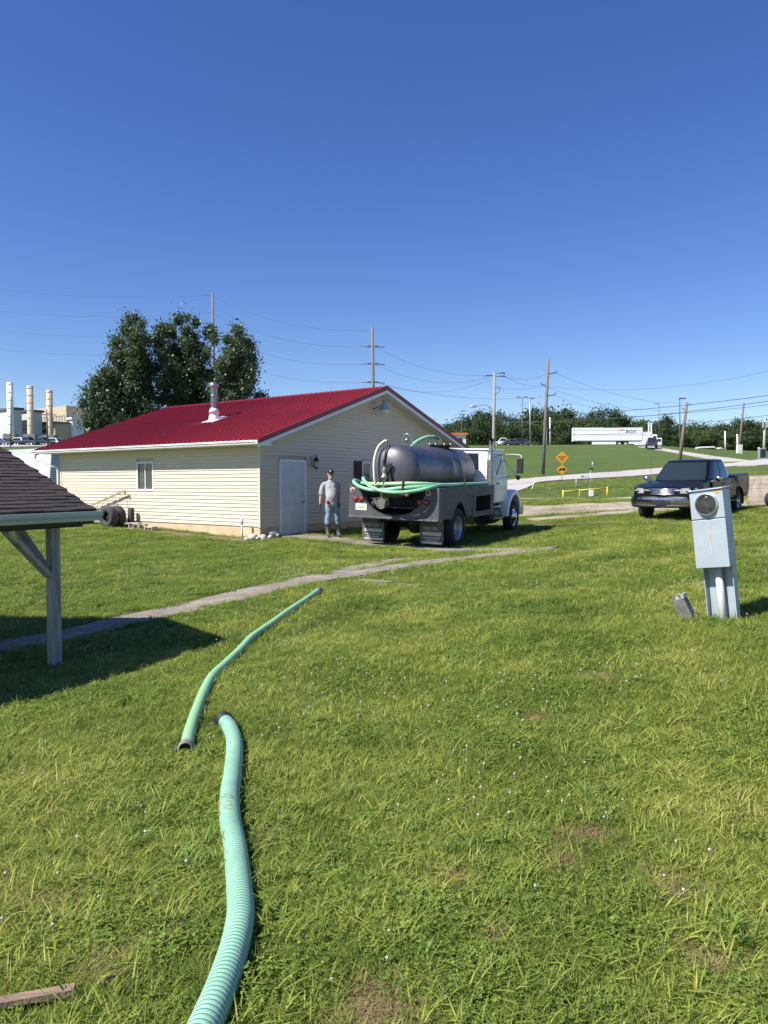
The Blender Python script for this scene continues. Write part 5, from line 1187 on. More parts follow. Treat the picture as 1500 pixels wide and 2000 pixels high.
def light_pole(label, px, top, Y, heads, base_py, r=.09, mat=None):
    B = on(px, Y); T = at(px, top, Y); t = thing('light_pole', label, 'light pole', B, group='slim light poles')
    m = MB(); m.sweep([Vector((0, 0, -.3)), T - B], [r * 1.2, r * .8], 8); m.build('shaft', mat or M('dark_pole', (.10, .10, .10), .6), t)
    for s in heads: m = MB(); m.box(T - B + Vector((s * .75, 0, .05)), (.95, .35, .16)); m.build('lamp_head', insul, t)
light_pole('slim pole with twin lamp heads left of the single headed one', 1020, 776, 165, (-1, 1), 868)
light_pole('slim pole with one lamp head left of the bare hill pole', 1035, 779, 162, (.6,), 868, .12, galv)
light_pole('small light pole rising beyond the right eave of the red roof', 901, 803, 180, (.6,), 850)
light_pole('slim light pole seen above the white semitrailer cab', 1287, 789, 190, (-.7,), 850)
light_pole('dark slim light pole beside the leaning wooden pole', 1327.5, 779, 110, (.5,), 890)
light_pole('dark thin pole in front of the white smokestack', 22, 777, 150, (), 868, .10)
tp = pole('p8', 'dark leaning pole with a crossarm in the works car park', (95, 866), (91, 800), 140, .14, M('dark_wood_pole', (.09, .075, .065), .9))
B, T, Y = POLES['p8']; q = at(93, 810, Y) - B; m = MB(); m.bar(q + Vector((-1.6, 0, .05)), q + Vector((1.6, 0, -.05)), .14, .16); m.bar(q + Vector((0, 0, -.8)), q + Vector((.8, 0, -.05)), .05, .05); m.bar(q + Vector((0, 0, -.8)), q + Vector((-.8, 0, 0)), .05, .05); m.build('crossarm', MATS['dark_wood_pole'], tp)
whitep = M('white_post', (.66, .66, .62), .7, var=.1, vs=3)
for lab, px, top, Y, r in (('white post alone before the trees right of the pickup cab', 1416, 842, 145, .14), ('white post beside the white box at the foot of the slim leaning pole', 1440, 848, 145, .15), ('white marker post standing at the edge of the hill road far right', 1482, 874, 105, .13),
                           ('thinner of two white poles right behind the hill pole', 1067, 818, 168, .13), ('thicker of two white poles right behind the hill pole', 1074, 815, 168, .15), ('left one of two white poles behind the semitrailer cab', 1267, 826, 172, .16), ('right one of two white poles behind the semitrailer cab', 1272, 826, 172, .16)):
    B = on(px, Y); T = at(px, top, Y); t = thing('white_post', lab, 'post', B, group='white posts on the hill')
    m = MB(); m.cyl((0, 0, -.3), T - B, r, n=10); m.build('post', whitep, t)
for lab, px, py, Y, s in (('white utility box at the foot of the slim leaning pole', 1443, 872, 143, (1.0, .6, 1.6)), ('dark grey cabinet beside the far right white marker post', 1487, 885, 104, (.9, .6, 1.5))):
    B = on(px, Y); t = thing('utility_box', lab, 'utility box', B); m = MB(); m.span((-s[0] / 2, -s[1] / 2, -.1), (s[0] / 2, s[1] / 2, s[2])); m.build('case', whitep if 'white utility' in lab else galv, t, .05); m = MB(); m.span((-s[0] / 2 + .08, -s[1] / 2 - .02, .2), (s[0] / 2 - .08, -s[1] / 2 - .001, s[2] - .15)); m.build('door', whitep if 'white utility' in lab else black_plastic, t)
# pale pipe railing on the hill
B = on(1358, 140); t = thing('pipe_railing', 'pale low pipe railing lying along the crest before the trees', 'railing', B)
for pts in (((1358, 876), (1366, 874.5), (1394, 873.5), (1401, 878)), ((1400, 876.5), (1408, 875.5), (1414, 879))):
    m = MB(); m.sweep([at(a, c, 140) - B for a, c in pts], .17, 8); m.build('pipe', whitep, t)

def wire(a, c, sag, label, r=.010, n=14):
    a, c = Vector(a), Vector(c); m = MB(); o = (a + c) / 2
    P_ = [a.lerp(c, i / n) - Vector((0, 0, sag * 4 * (i / n) * (1 - i / n))) - o for i in range(n + 1)]
    m.sweep(P_, r, 5); tag(m.build('power_line', wire_mat, None, loc=o), label, 'wire', 'overhead wires')
A_ = at
far_l = 92.0
for k, (y0, y1, y2, lab) in enumerate(((553, 577, 645, 'topmost'), (598, 611, 677, 'second highest'), (636, 651, 711, 'third highest'), (672, 688, 746, 'lowest'))):
    wire(A_(-120, y0 - 6, far_l), A_(414, y1, 78), .9, '%s of the four wires left of the tall grey pole' % lab)
    wire(A_(417, y1 + 2, 78), A_(721, y2, 64), 1.0, '%s of the four wires between the tall grey pole and the ridge pole' % lab)
for a, c, sag, lab in (((733, 678, 64), (957, 733, 60), .7, 'upper wire from the ridge pole to the street lamp pole'), ((733, 711, 64), (957, 737, 60), .9, 'middle wire from the ridge pole to the street lamp pole'), ((733, 746, 64), (957, 742, 60), .9, 'sagging wire from the ridge pole up to the street lamp pole'),
                       ((733, 747, 64), (1060, 774, 75), .7, 'long low wire from the ridge pole to the hill pole')):
    wire(A_(*a), A_(*c), sag, lab)
for a, c, sag, lab in (((986, 737, 60), (1067, 731, 75), .3, 'upper wire from the street lamp pole to the hill pole'), ((986, 735, 60), (1058, 753, 75), .3, 'descending wire from the street lamp pole to the hill pole'), ((969, 758, 60), (1060, 755, 75), .15, 'level wire from the street lamp pole to the hill pole')):
    wire(A_(*a), A_(*c), sag, lab)
for a, c, sag, lab in (((1086, 729, 75), (1335, 787, 96), .8, 'upper thin wire from the hill pole down to the leaning pole'), ((1060, 753, 75), (1330, 800, 96), .9, 'middle thin wire from the hill pole down to the leaning pole'), ((1085, 773, 75), (1330, 812, 96), .9, 'lower thin wire from the hill pole down toward the leaning pole'), ((1060, 754, 75), (1600, 700, 60), 1.2, 'long thin wire rising to the right edge above all others')):
    wire(A_(*a), A_(*c), sag, lab)
for a, c, sag, r, lab in (((962, 812, 60), (1620, 756, 40), .4, .018, 'upper of two thick dark cables rising to the right edge'), ((962, 824, 60), (1620, 765, 40), .5, .018, 'lower of two thick dark cables rising to the right edge'), ((1100, 818, 70), (1620, 776, 45), .3, .014, 'thin wire just below the two thick cables'), ((1180, 836, 80), (1620, 795, 50), .3, .016, 'dark cable crossing behind the leaning pole below the others'),
                          ((700, 815, 80), (1330, 838, 96), .6, .02, 'upper dark cable crossing in front of the wooded hill'), ((700, 822, 80), (1330, 848, 96), .6, .02, 'middle dark cable crossing in front of the wooded hill'), ((700, 830, 80), (1265, 845, 110), .6, .02, 'lower dark cable crossing in front of the wooded hill')):
    wire(A_(*a), A_(*c), sag, lab, r)
wire(A_(1342, 822, 96), A_(1395, 832, 140), .3, 'upper short wire leaving the leaning pole to the right', .02); wire(A_(1340, 828, 96), A_(1365, 834, 140), .2, 'lower short wire leaving the leaning pole to the right', .02)

# ------------------------------------------------------------------ far vehicles
semi = at(1186, 870, 166); sz0 = H(semi.x, 166)
st_ = thing('semi_trailer', 'long white box semitrailer standing on the hill crest before the wood', 'semitrailer', (semi.x, 166, sz0 - .25), R(-4))
trl = M('trailer_white', (.82, .82, .82), .35, var=.03, vs=1)
m = MB(); m.span((-7.35, -1.28, 1.10), (7.15, 1.28, 3.98)); bx = m.build('box', trl, st_, .03)
for (a, c) in (((-7.36, -1.30, 3.93), (7.16, -1.281, 3.99)), ((-7.36, -1.30, 1.08), (7.16, -1.281, 1.22)), ((-7.37, -1.30, 1.22), (-7.28, -1.281, 3.93)), ((7.07, -1.30, 1.22), (7.17, -1.281, 3.93))):
    m = MB(); m.span(a, c); m.build('edge_trim', galv, bx)
me = text_mesh('BOX', 1.05, .01, .35); me.materials.append(M('logo_navy', (.02, .03, .14), .5)); lo = place('lettering', me, bx, loc=(4.55, -1.295, 3.05), rot=(R(90), 0, 0)); lo.scale = (1.0, .80, 1)
m = MB(); arc_ = [(3.0 + .95 * math.cos(a), 2.85 + .62 * math.sin(a), .04 + .14 * math.sin((a - 1.3) / 2.0 * math.pi)) for a in np.linspace(1.3, 3.3, 14)]
m.strip([(i, 0, 1) for i in range(14)], lambda u, v: (arc_[u][0] + (v - .5) * arc_[u][2], -1.295, arc_[u][1] + (v - .5) * arc_[u][2] * 1.4), lambda u, v: (arc_[u][0] + (v - .5) * arc_[u][2], -1.283, arc_[u][1] + (v - .5) * arc_[u][2] * 1.4)); m.build('logo_swoosh', M('logo_red', (.55, .02, .03), .5), bx)
m = MB(); m.span((-3.5, -1.2, .35), (1.6, -1.17, 1.0)); m.build('side_skirt', trl, st_); m = MB(); m.span((4.2, -1.2, .45), (6.9, -1.17, 1.0)); m.build('side_skirt', trl, st_)
for x in (2.3, 3.6):
    for s in (-1, 1): wheel(st_, (x, s * 1.05, .5), .5, .3, .3, M('white_wheel', (.6, .6, .6), .5), s, 'truck_front')
for s in (-1, 1): m = MB(); m.span((-4.6, s * .9 - .06, .1), (-4.45, s * .9 + .06, 1.1)); m.build('landing_leg', galv, st_)
q = at(1260, 868, 172); tr = thing('box_truck', 'white box truck parked behind the semitrailer at its right end', 'truck', (q.x, 172, H(q.x, 172) - .2), R(-4))
m = MB(); m.span((-2.1, -1.2, .5), (.9, 1.2, 3.4)); m.build('box', trl, tr, .04); m = MB(); m.span((1.0, -1.1, .5), (2.3, 1.1, 2.9)); c_ = m.build('cab', trl, tr, .08)
m = MB(); m.span((1.4, -1.13, 1.8), (2.1, -1.09, 2.5)); m.build('side_window', car_glass, c_); m = MB(); m.span((2.27, -.9, 1.8), (2.32, .9, 2.6)); m.build('windscreen', car_glass, c_)
for x in (-1.3, 1.6):
    for s in (-1, 1): wheel(tr, (x, s * 1.0, .5), .5, .3, .3, MATS['white_wheel'], s, 'truck_front')
q = at(1281, 868, 170); tr = thing('white_van', 'small white van nose beside the box truck on the crest', 'van', (q.x, 170.5, H(q.x, 170) - .2), R(-4))
m = MB(); m.span((-.9, -.9, .35), (1.3, .9, 2.1)); m.build('body', trl, tr, .15); m = MB(); m.span((.2, -.93, 1.3), (1.0, -.89, 1.9)); m.build('side_window', car_glass, tr)
for x in (-.5, .9):
    for s in (-1, 1): wheel(tr, (x, s * .8, .33), .33, .22, .2, MATS['white_wheel'], s, 'car')
def car(label, loc, rz, col, kind='suv', group=None, name='parked_car', cat='car'):
    t = thing(name, label, cat, loc, rz, group); pm = M('carpaint_%02d%02d%02d' % tuple(int(c * 99) for c in col), col, .25, coat=1.)
    L, Wd, Hh = {'suv': (4.7, 1.9, 1.78), 'car': (4.6, 1.8, 1.45), 'pickup': (5.6, 1.95, 1.85)}[kind]
    h = L / 2; b = .95 if kind != 'car' else .88
    pr = [(-h, .42)] + [(-h * .62 + .38 * math.cos(a), .36 + .38 * math.sin(a)) for a in np.linspace(math.pi - .15, .15, 7)] + [(h * .62 + .38 * math.cos(a), .36 + .38 * math.sin(a)) for a in np.linspace(math.pi - .15, .15, 7)] + [(h, .42), (h, .78), (h - .25, b - .02), (h * .38, b + .06), (-h + .1, b + .1), (-h, b)]
    m = MB(); m.prism(pr, lambda a, c: (a, -Wd / 2, c), lambda a, c: (a, Wd / 2, c)); bd = m.build('body', pm, t, .07)
    x0_, x1_, x2_, x3_ = {'suv': (-h + .05, -h + .35, h * .12, h * .42), 'car': (-h + .45, -h + 1.25, h * .05, h * .45), 'pickup': (-h * .28, -h * .18, h * .22, h * .46)}[kind]
    bt = [(x0_, -Wd * .47, b + .05), (x3_, -Wd * .47, b + .05), (x3_, Wd * .47, b + .05), (x0_, Wd * .47, b + .05)]; tp_ = [(x1_, -Wd * .38, Hh), (x2_, -Wd * .38, Hh), (x2_, Wd * .38, Hh), (x1_, Wd * .38, Hh)]
    m = MB(); hexa(m, bt, tp_); cb = m.build('cab', pm, t, .06)
    for nm, Pq in (('side_window', [bt[0], bt[1], tp_[1], tp_[0]]), ('windscreen', [bt[1], bt[2], tp_[2], tp_[1]]), ('side_window', [bt[2], bt[3], tp_[3], tp_[2]]), ('rear_window', [bt[3], bt[0], tp_[0], tp_[3]])): quad_pane(nm, Pq, (.1, .9, .14, .86), .008, car_glass, cb)
    for x in (-h * .62, h * .62):
        for s in (-1, 1): wheel(t, (x, s * (Wd / 2 - .12), .35), .35, .22, .2, MATS['alloy'], s, 'car')
    for s in (-1, 1):
        m = MB(); m.span((h - .06, s * Wd * .30, .66), (h + .015, s * Wd * .46, .80)); m.build('headlight', MATS['headlight_lens'], bd); m = MB(); m.span((-h - .015, s * Wd * .36, .70), (-h + .06, s * Wd * .47, .92)); m.build('tail_light', red_lens, bd)
    return t
def pc(px, Y): q = on(px, Y); return q + Vector((0, 0, .0))
car('dark suv driving away over the crest of the hill road', pc(1271, 136) + Vector((0, 0, .12)), R(74), (.02, .025, .045), 'suv', name='driving_car', cat='suv')
car('white pickup parked on the crest behind the street lamp pole', pc(983, 170), R(175), (.70, .70, .70), 'pickup', cat='pickup')
car('dark car parked on the crest right of the white pickup', pc(1001, 168), R(10), (.05, .06, .08), 'car')
car('dark green suv parked on the crest farthest right of the white pickup', pc(1022, 171), R(5), (.04, .06, .05), 'suv')
gr_ = 'vehicles in the works car park'
car('white suv standing in the middle of the works car park', pc(45, 172), R(-20), (.75, .76, .78), 'suv', gr_, cat='suv')
car('dark grey pickup in front of the white suv in the works car park', pc(55, 164), R(-15), (.03, .035, .045), 'pickup', gr_, cat='pickup')
car('black car in the works car park next to the dark thin pole', pc(29, 166), R(-25), (.012, .012, .015), 'car', gr_)
car('dark blue pickup parked under the crossarm pole', pc(84, 167), R(-15), (.02, .03, .055), 'pickup', gr_, cat='pickup')
car('silver suv showing just above the low end of the red roof', pc(112, 172), R(-15), (.55, .58, .60), 'suv', gr_, cat='suv')
car('dark car behind the brown roof edge at the far left', pc(8, 160), R(-15), (.03, .05, .11), 'car', gr_)
lot = [on(px, Y).xy for px, Y in ((-60, 150), (20, 158), (75, 163), (130, 168), (190, 172))]
ribbon('parking_lot', [(p.x, p.y) for p in lot], 14, road_mat, .12, .2, 4.)

# ------------------------------------------------------------------ works on the left horizon
beige = M('cladding_beige', (.50, .41, .28), .7, var=.06, vs=.4); beige2 = M('cladding_pale', (.44, .40, .33), .7, var=.05, vs=.4); greyc = M('cladding_grey', (.34, .35, .37), .7, var=.08, vs=.4); darkc = M('works_dark', (.10, .10, .10), .8); stackm = M('stack_buff', (.56, .45, .32), .7, var=.1, vs=.6); stackw = M('stack_white', (.72, .72, .72), .6, var=.06, vs=.6)
fc_ = at(131, 870, 215); fzb = 9.5
works = thing('factory', 'large beige clad factory with grey bays on the left horizon', 'building', (fc_.x, fc_.y, fzb), HA)
ht = at(131, 793, 215).z - fzb
m = MB(); m.span((0, 0, 0), (45, 70, ht)); hall = m.build('hall', beige2, works)
m = MB(); m.span((-.15, -.15, ht - 2.6), (45.1, 70, ht + .1)); m.build('parapet', beige, hall)
for k in range(26): m = MB(); m.span((-.16, .8 + k * 1.5, ht * .55), (-.02, 1.3 + k * 1.5, ht - 2.7)); m.build('cladding_rib', beige2, hall)
m = MB(); m.span((-.25, -.25, 0), (.3, .3, ht + .15)); m.build('corner_trim', beige, hall)
RM = Matrix.Rotation(-HA, 3, 'Z')
for px, Yq, wx_, ly_, topy, lat in ((27, 196, 2.2, 34, 800, (1.2, 3.6)), (57, 201, 3.6, 4.2, 804, (.4, 3.8))):
    q = at(px, 868, Yq); lo_ = RM @ Vector((q.x - fc_.x, q.y - fc_.y, 0)); hh = at(px, topy, Yq).z - fzb
    m = MB(); m.span((lo_.x, lo_.y, 0), (lo_.x + wx_, lo_.y + ly_, hh)); bay = m.build('bay', M('bay_grey', (.50, .51, .53), .7, var=.06, vs=.4), works)
    m = MB(); m.span((lo_.x - .4, lo_.y - .4, hh), (lo_.x + wx_ + .5, lo_.y + ly_ + .4, hh + .6)); m.build('bay_roof', darkc, bay)
    m = MB(); m.span((lo_.x - .04, lo_.y + lat[0] - .3, hh * .08), (lo_.x - .005, lo_.y + lat[1] + .3, hh * .58)); m.build('window_bay', greyc, bay)
    for r_ in range(6):
        for c_ in range(3):
            w_ = (lat[1] - lat[0]) / 3; m = MB(); m.span((lo_.x - .12, lo_.y + lat[0] + c_ * w_ + .12, hh * (.10 + r_ * .078)), (lo_.x - .045, lo_.y + lat[0] + (c_ + 1) * w_ - .12, hh * (.10 + r_ * .078 + .055))); m.build('pane', trim_white, bay)
q = at(108, 868, 203); lo_ = RM @ Vector((q.x - fc_.x, q.y - fc_.y, 0)); hh = at(108, 826, 203).z - fzb
m = MB(); m.span((lo_.x, lo_.y, 0), (lo_.x + 5, lo_.y + 7, hh)); ax_ = m.build('annexe', beige, works)
m = MB(); m.span((lo_.x - 1.2, lo_.y - .5, hh), (lo_.x + 5.4, lo_.y + 7.4, hh + .35)); m.build('annexe_roof', darkc, ax_)
for r_ in range(3): m = MB(); m.span((lo_.x - .1, lo_.y + .4, hh * (.12 + r_ * .29)), (lo_.x - .01, lo_.y + 6.6, hh * (.24 + r_ * .29))); m.build('louvre_band', darkc, ax_)
for px, Yq, sx_, sy_, topy, mt in ((142, 206, 3.4, 1.6, 819, trim_white), (150, 212, 7, 2.4, 829, M('works_brown', (.24, .21, .17), .8))):
    q = at(px, 868, Yq); lo_ = RM @ Vector((q.x - fc_.x, q.y - fc_.y, 0)); hh = at(px, topy, Yq).z - fzb
    m = MB(); m.span((lo_.x, lo_.y, 0), (lo_.x + sx_, lo_.y + sy_, hh)); pl_ = m.build('plant_room', mt, works)
    m = MB(); m.span((lo_.x - .5, lo_.y - .5, hh), (lo_.x + sx_ + .5, lo_.y + sy_ + .4, hh + .5)); m.build('plant_roof', trim_white, pl_)
m = MB(); m.span((2, -9, ht * .50), (24, -.5, ht * .55)); m.build('canopy', trim_white, works)
for lab, px, top, mt, rad in (('white smokestack of the works leftmost of the three', 22.5, 747, stackw, .72), ('tall buff smokestack between the white one and the shorter one', 61.5, 754, stackm, .72), ('shorter buff smokestack rightmost of the three', 99, 762, stackm, .70)):
    B = on(px, 186); T = at(px, top, 186); hh = T.z - B.z; t = thing('smokestack', lab, 'smokestack', B, group='smokestacks of the works')
    m = MB(); m.lathe([(rad, 0), (rad, hh), (rad * .85, hh), (rad * .85, hh - .5), (0, hh - .5)], n=18); s_ = m.build('shaft', mt, t)
    for k in range(6): m = MB(); z_ = hh * (.36 + k * .12); m.lathe([(rad + .001, z_), (rad + .07, z_ + .02), (rad + .07, z_ + .16), (rad + .001, z_ + .18)], n=18); m.build('band', mt, s_)
    m = MB(); m.span((-1.3, -1.2, -.5), (1.5, 1.2, hh * .22)); m.build('base', M('stack_base', (.20, .20, .17), .8), t)
# pale outbuilding behind the shelter roof
ob = at(101, 883, 44); bo = thing('outbuilding', 'white metal sided outbuilding behind the far end of the workshop', 'building', (ob.x, ob.y, H(ob.x, ob.y) - .2), HA)
oz = ob.z - bo.location.z
m = MB(); m.prism([(-.25, 0), (0, oz), (1.2, oz + .35), (2.4, oz), (2.65, 0)], lambda a, c: (a, 0, c), lambda a, c: (a, 9, c)); m.build('wall', M('siding_painted_shade', (.36, .40, .46), .7), bo)  # white building: shade on its gable end is put into this blue-grey colour
for k in range(14): m = MB(); z_ = oz * (k + .1) / 14; x_ = -.25 + .25 * (k + .1) / 14; m.bar((x_ - .02, 0, z_), (x_ - .02, 9, z_), .03, oz / 14 * .86, up=(0, 0, 1)); m.build('siding_panel', white_paint, bo)
for k in range(14): m = MB(); m.span((-.2 + .2 * k / 14, -.03, oz * (k + .08) / 14), (2.6 - .2 * k / 14, -.005, oz * (k + .92) / 14)); m.build('siding_panel', MATS['siding_painted_shade'], bo)  # gable end panels: same white siding, coloured blue-grey as if in shade
m = MB(); m.span((.55, -.06, oz * .35), (1.2, -.035, oz * .80)); m.build('window_frame', white_paint, bo); m = MB(); m.span((.62, -.075, oz * .40), (1.13, -.062, oz * .76)); m.build('pane', car_glass, bo)
kz = on(891, 178); ks = thing('kiosk', 'low building with orange and white roof peeping past the red eave', 'building', kz)
m = MB(); m.span((-2, -2, 0), (2, 2, 2.8)); m.build('wall', trim_white, ks); m = MB(); m.span((-2.4, -2.4, 2.8), (2.4, 2.4, 3.3)); m.build('roof', M('orange_roof', (.55, .16, .05), .6), ks); m = MB(); m.span((-1.2, -2.06, .9), (1.2, -2.001, 2.1)); m.build('window', car_glass, ks)
# ------------------------------------------------------------------ trees
bark = M('bark', (.085, .065, .05), .95, var=.4, vs=6, bump=.6, bs=20)
def leaf_cloud(blobs, n, size, seed, hollow=.35, droop=.3):
    """leaf-sized bent quads through ellipsoid clumps; blobs = (centre, radii)"""
    g_ = np.random.default_rng(seed); vol = np.array([b_[1][0] * b_[1][1] * b_[1][2] for b_ in blobs]) ** .75; cnt = (n * vol / vol.sum()).astype(int)
    C_ = []
    for (c, r), k in zip(blobs, cnt):
        d = g_.normal(size=(k, 3)); d /= np.linalg.norm(d, axis=1)[:, None]; rad = (hollow + (1 - hollow) * g_.random(k) ** .55)
        # lumpy edge: each clump breaks into sub-sprays
        lump = .86 + .22 * np.sin(d[:, 0] * 5.1 + c[0] * 3) * np.sin(d[:, 1] * 4.3 + c[1] * 5) * np.sin(d[:, 2] * 6.1 + c[2] * 2) + g_.normal(size=k) * .05
        C_.append(np.array(c) + d * np.array(r) * (rad * lump)[:, None])
    C_ = np.concatenate(C_); k = len(C_)
    sprig = max(1, k // 7); S = C_[g_.integers(0, k, sprig)]; near = g_.integers(0, sprig, k); m_ = g_.random(k) < .45
    C_[m_] = S[near[m_]] + g_.normal(size=(m_.sum(), 3)) * size * 1.5
    a = g_.normal(size=(k, 3)); a[:, 2] -= droop; a /= np.linalg.norm(a, axis=1)[:, None]
    b_ = np.cross(a, g_.normal(size=(k, 3))); b_ /= np.linalg.norm(b_, axis=1)[:, None]; nn = np.cross(a, b_)
    s = size * g_.uniform(.6, 1.35, k)[:, None]
    V = np.stack([C_ - a * s * .5, C_ + b_ * s * .32 + nn * s * .08, C_ + a * s * .55, C_ - b_ * s * .32 + nn * s * .08], 1).reshape(-1, 3)
    F = np.arange(4 * k).reshape(-1, 4)
    return V, F
def cloud_mesh(name, V, F, mat):
    me = bpy.data.meshes.new(name); me.vertices.add(len(V)); me.vertices.foreach_set('co', V.astype(np.float32).ravel())
    k, q = F.shape; me.loops.add(k * q); me.loops.foreach_set('vertex_index', F.astype(np.int32).ravel()); me.polygons.add(k)
    me.polygons.foreach_set('loop_start', np.arange(0, k * q, q, dtype=np.int32)); me.polygons.foreach_set('loop_total', np.full(k, q, dtype=np.int32)); me.update(calc_edges=True); me.validate(); me.materials.append(mat); return me
pear_leaf = leaf_mat('pear_leaf', [(.12, (.034, .062, .030)), (.42, (.074, .118, .054)), (.72, (.12, .168, .08)), (.95, (.17, .21, .11))], .28, .8, .42, .35)
def pear(label, px, top, Y, wid, seed, low=.08, nstem=5, n=9000, lean=0):
    B = on(px, Y); hh = at(px, top, Y).z - B.z; t = thing('pear_tree', label, 'tree', B, group='dark trees behind the workshop'); g_ = random.Random(seed)
    tm = MB(); tm.sweep([(0, 0, -.3), (0.02, 0, hh * .15), (.05, .03, hh * .30)], [.22, .18, .15], 10)
    blobs = []; tips = []
    for k in range(nstem):
        a = 2 * math.pi * k / nstem + g_.uniform(-.4, .4); out_ = wid * g_.uniform(.15, .5) * (k > 0); zt = hh * g_.uniform(.80, .93) if k else hh * .97; ox = math.cos(a) * out_ + lean; oy = math.sin(a) * out_
        tm.sweep(cr([(.03, 0, hh * .18), (ox * .45, oy * .45, hh * .42), (ox * .9, oy * .9, zt * .82), (ox, oy, zt * .97)], 4), [.11, .10, .09, .08, .07, .06, .05, .045, .04, .03, .025, .02, .012], 7)
        tips.append((ox, oy, zt))
    env = lambda f: wid * (min(1, (f - .02) / .22) ** .6) * (1 - max(0, (f - .42) / .66) ** 2.0) ** .62
    for k in range(46):
        f = .10 + .82 * ((k + .5) / 46) ** .9; e_ = env(f); a = k * 2.4 + g_.uniform(-.5, .5); o_ = e_ * g_.uniform(.45, .92); rr = max(.30, wid * .22 * g_.uniform(.7, 1.3) * (1.1 - .45 * f))
        bx_, by_ = math.cos(a) * o_ + lean, math.sin(a) * o_; blobs.append(((bx_, by_, hh * f), (rr, rr, rr * 1.1)))
        sx_, sy_, sz_ = tips[k % nstem]; tm.sweep([(sx_ * f * .9, sy_ * f * .9, hh * f * .88), (bx_, by_, hh * f)], [.035, .012], 5)
    for k in range(10): f = .12 + .60 * k / 9; rr = env(f) * .52; blobs.append(((lean, 0, hh * f), (rr, rr, hh * .06)))
    for k, (sx_, sy_, sz_) in enumerate(tips):
        for dz, rr in ((.955, .22), (.88, .34), (.80, .40)): blobs.append(((sx_, sy_, sz_ * dz), (rr, rr, rr * 1.3)))
    tm.build('trunk', bark, t)
    V, F = leaf_cloud(blobs, n, .13, seed, .25); V = V[:]; 
    place('crown', cloud_mesh('crown', V, F, pear_leaf), t)
pear('tallest dark tree behind the workshop leftmost of the two peaks', 268, 592, 41, 2.1, 21, n=70000)
pear('dark tree in the middle of the row behind the red roof', 368, 592, 42.5, 2.2, 33, n=70000)
pear('dark tree at the right of the row ending against open sky', 460, 615, 41.5, 2.05, 47, n=55000)
pear('lower dark tree at the left end of the row near the factory', 216, 712, 40, 1.8, 58, n=55000, lean=.1)
wood_leaf = [leaf_mat('wood_leaf_%s' % nm, st, .3, .12, .55, .2) for nm, st in (('dark', [(.15, (.024, .045, .020)), (.5, (.048, .082, .032)), (.9, (.095, .135, .052))]), ('mid', [(.15, (.032, .058, .020)), (.5, (.064, .102, .032)), (.9, (.12, .165, .055))]), ('bright', [(.15, (.04, .07, .016)), (.5, (.08, .125, .028)), (.9, (.14, .18, .045))]))]
def wood_mesh(seed, hh, wid, mat, conifer=False):
    g_ = random.Random(seed); bl = []
    if conifer:
        for k in range(9): f = k / 8; bl.append(((0, 0, hh * (.12 + .85 * f)), (wid * (1.02 - f) * .6 + .15, wid * (1.02 - f) * .6 + .15, hh * .10)))
    else:
        for k in range(15):
            a = g_.uniform(0, 6.28); f = g_.uniform(.12, 1); o_ = wid * g_.uniform(.1, .75) * (1.1 - .5 * f); rr = wid * g_.uniform(.28, .48) * (1.15 - .45 * f)
            bl.append(((math.cos(a) * o_, math.sin(a) * o_, hh * (.10 + .80 * f)), (rr, rr, rr * .85)))
    V, F = leaf_cloud(bl, 4200, .50, seed, .35); return cloud_mesh('crown', V, F, mat)
vari = [(wood_mesh(100 + k, hh, wd, wood_leaf[m_], cf), hh) for k, (hh, wd, m_, cf) in enumerate(((10, 5.0, 0, 0), (11, 5.2, 1, 0), (9, 4.8, 0, 0), (12, 5.5, 0, 0), (8, 4.6, 1, 0), (9, 5.0, 2, 0), (14, 4.0, 0, 1)))]
tr_m = MB(); tr_m.sweep([(0, 0, -.5), (0, 0, 4), (.2, 0, 8)], [.3, .25, .1], 7); tmesh = tr_m.mesh('trunk'); tmesh.materials.append(bark)
rq = random.Random(77)
def wood_tree(v, px, Y, top, label, group='wood on the far hilltop'):
    B = on(px, Y); hh = at(px, top, Y).z - B.z; me_, h0 = vari[v]; s_ = hh / (h0 * 1.04)
    t = thing('wood_tree', label, 'tree', B, rq.uniform(0, 6.28), group); t.scale = (max(.9, s_) * rq.uniform(.9, 1.12), max(.9, s_) * rq.uniform(.9, 1.12), s_)
    place('crown', me_, t); place('trunk', tmesh, t)
line_top = [(850, 835), (880, 822), (915, 812), (940, 803), (970, 803), (1000, 815), (1030, 803), (1060, 800), (1095, 799), (1120, 806), (1150, 806), (1190, 802), (1215, 815), (1245, 813), (1275, 822), (1300, 812), (1325, 825), (1350, 835), (1390, 827), (1430, 822), (1470, 822), (1500, 820), (1540, 818), (1600, 815)]
def top_at(px):
    for (a, ya), (b_, yb) in zip(line_top, line_top[1:]):
        if a <= px <= b_: return ya + (yb - ya) * (px - a) / (b_ - a)
    return 820
def where(px):
    for lim, w_ in ((905, 'by the red eave'), (962, 'left of the street lamp pole'), (1020, 'right of the street lamp pole'), (1066, 'left of the hill pole'), (1120, 'right of the hill pole'), (1190, 'behind the long half of the semitrailer'), (1255, 'behind the lettered end of the semitrailer'), (1325, 'behind the box truck'), (1400, 'right of the leaning pole'), (1445, 'by the lone white post'), (1500, 'near the transformer pole')):
        if px < lim: return w_
    return 'past the right edge of the photo'
x = 842
while x < 1620:
    v = rq.choice((0, 0, 1, 2, 3, 3, 1)); wood_tree(v, x, 236 + rq.uniform(-8, 14), top_at(x) + rq.uniform(-9, 0), 'tall rear row tree of the hilltop wood ' + where(x)); x += rq.uniform(15, 22)
x = 850
while x < 1620:
    v = rq.choice((0, 1, 2, 4, 1)); wood_tree(v, x, 214 + rq.uniform(-6, 8), top_at(x) + rq.uniform(7, 20), 'lower front row tree of the hilltop wood ' + where(x)); x += rq.uniform(17, 26)
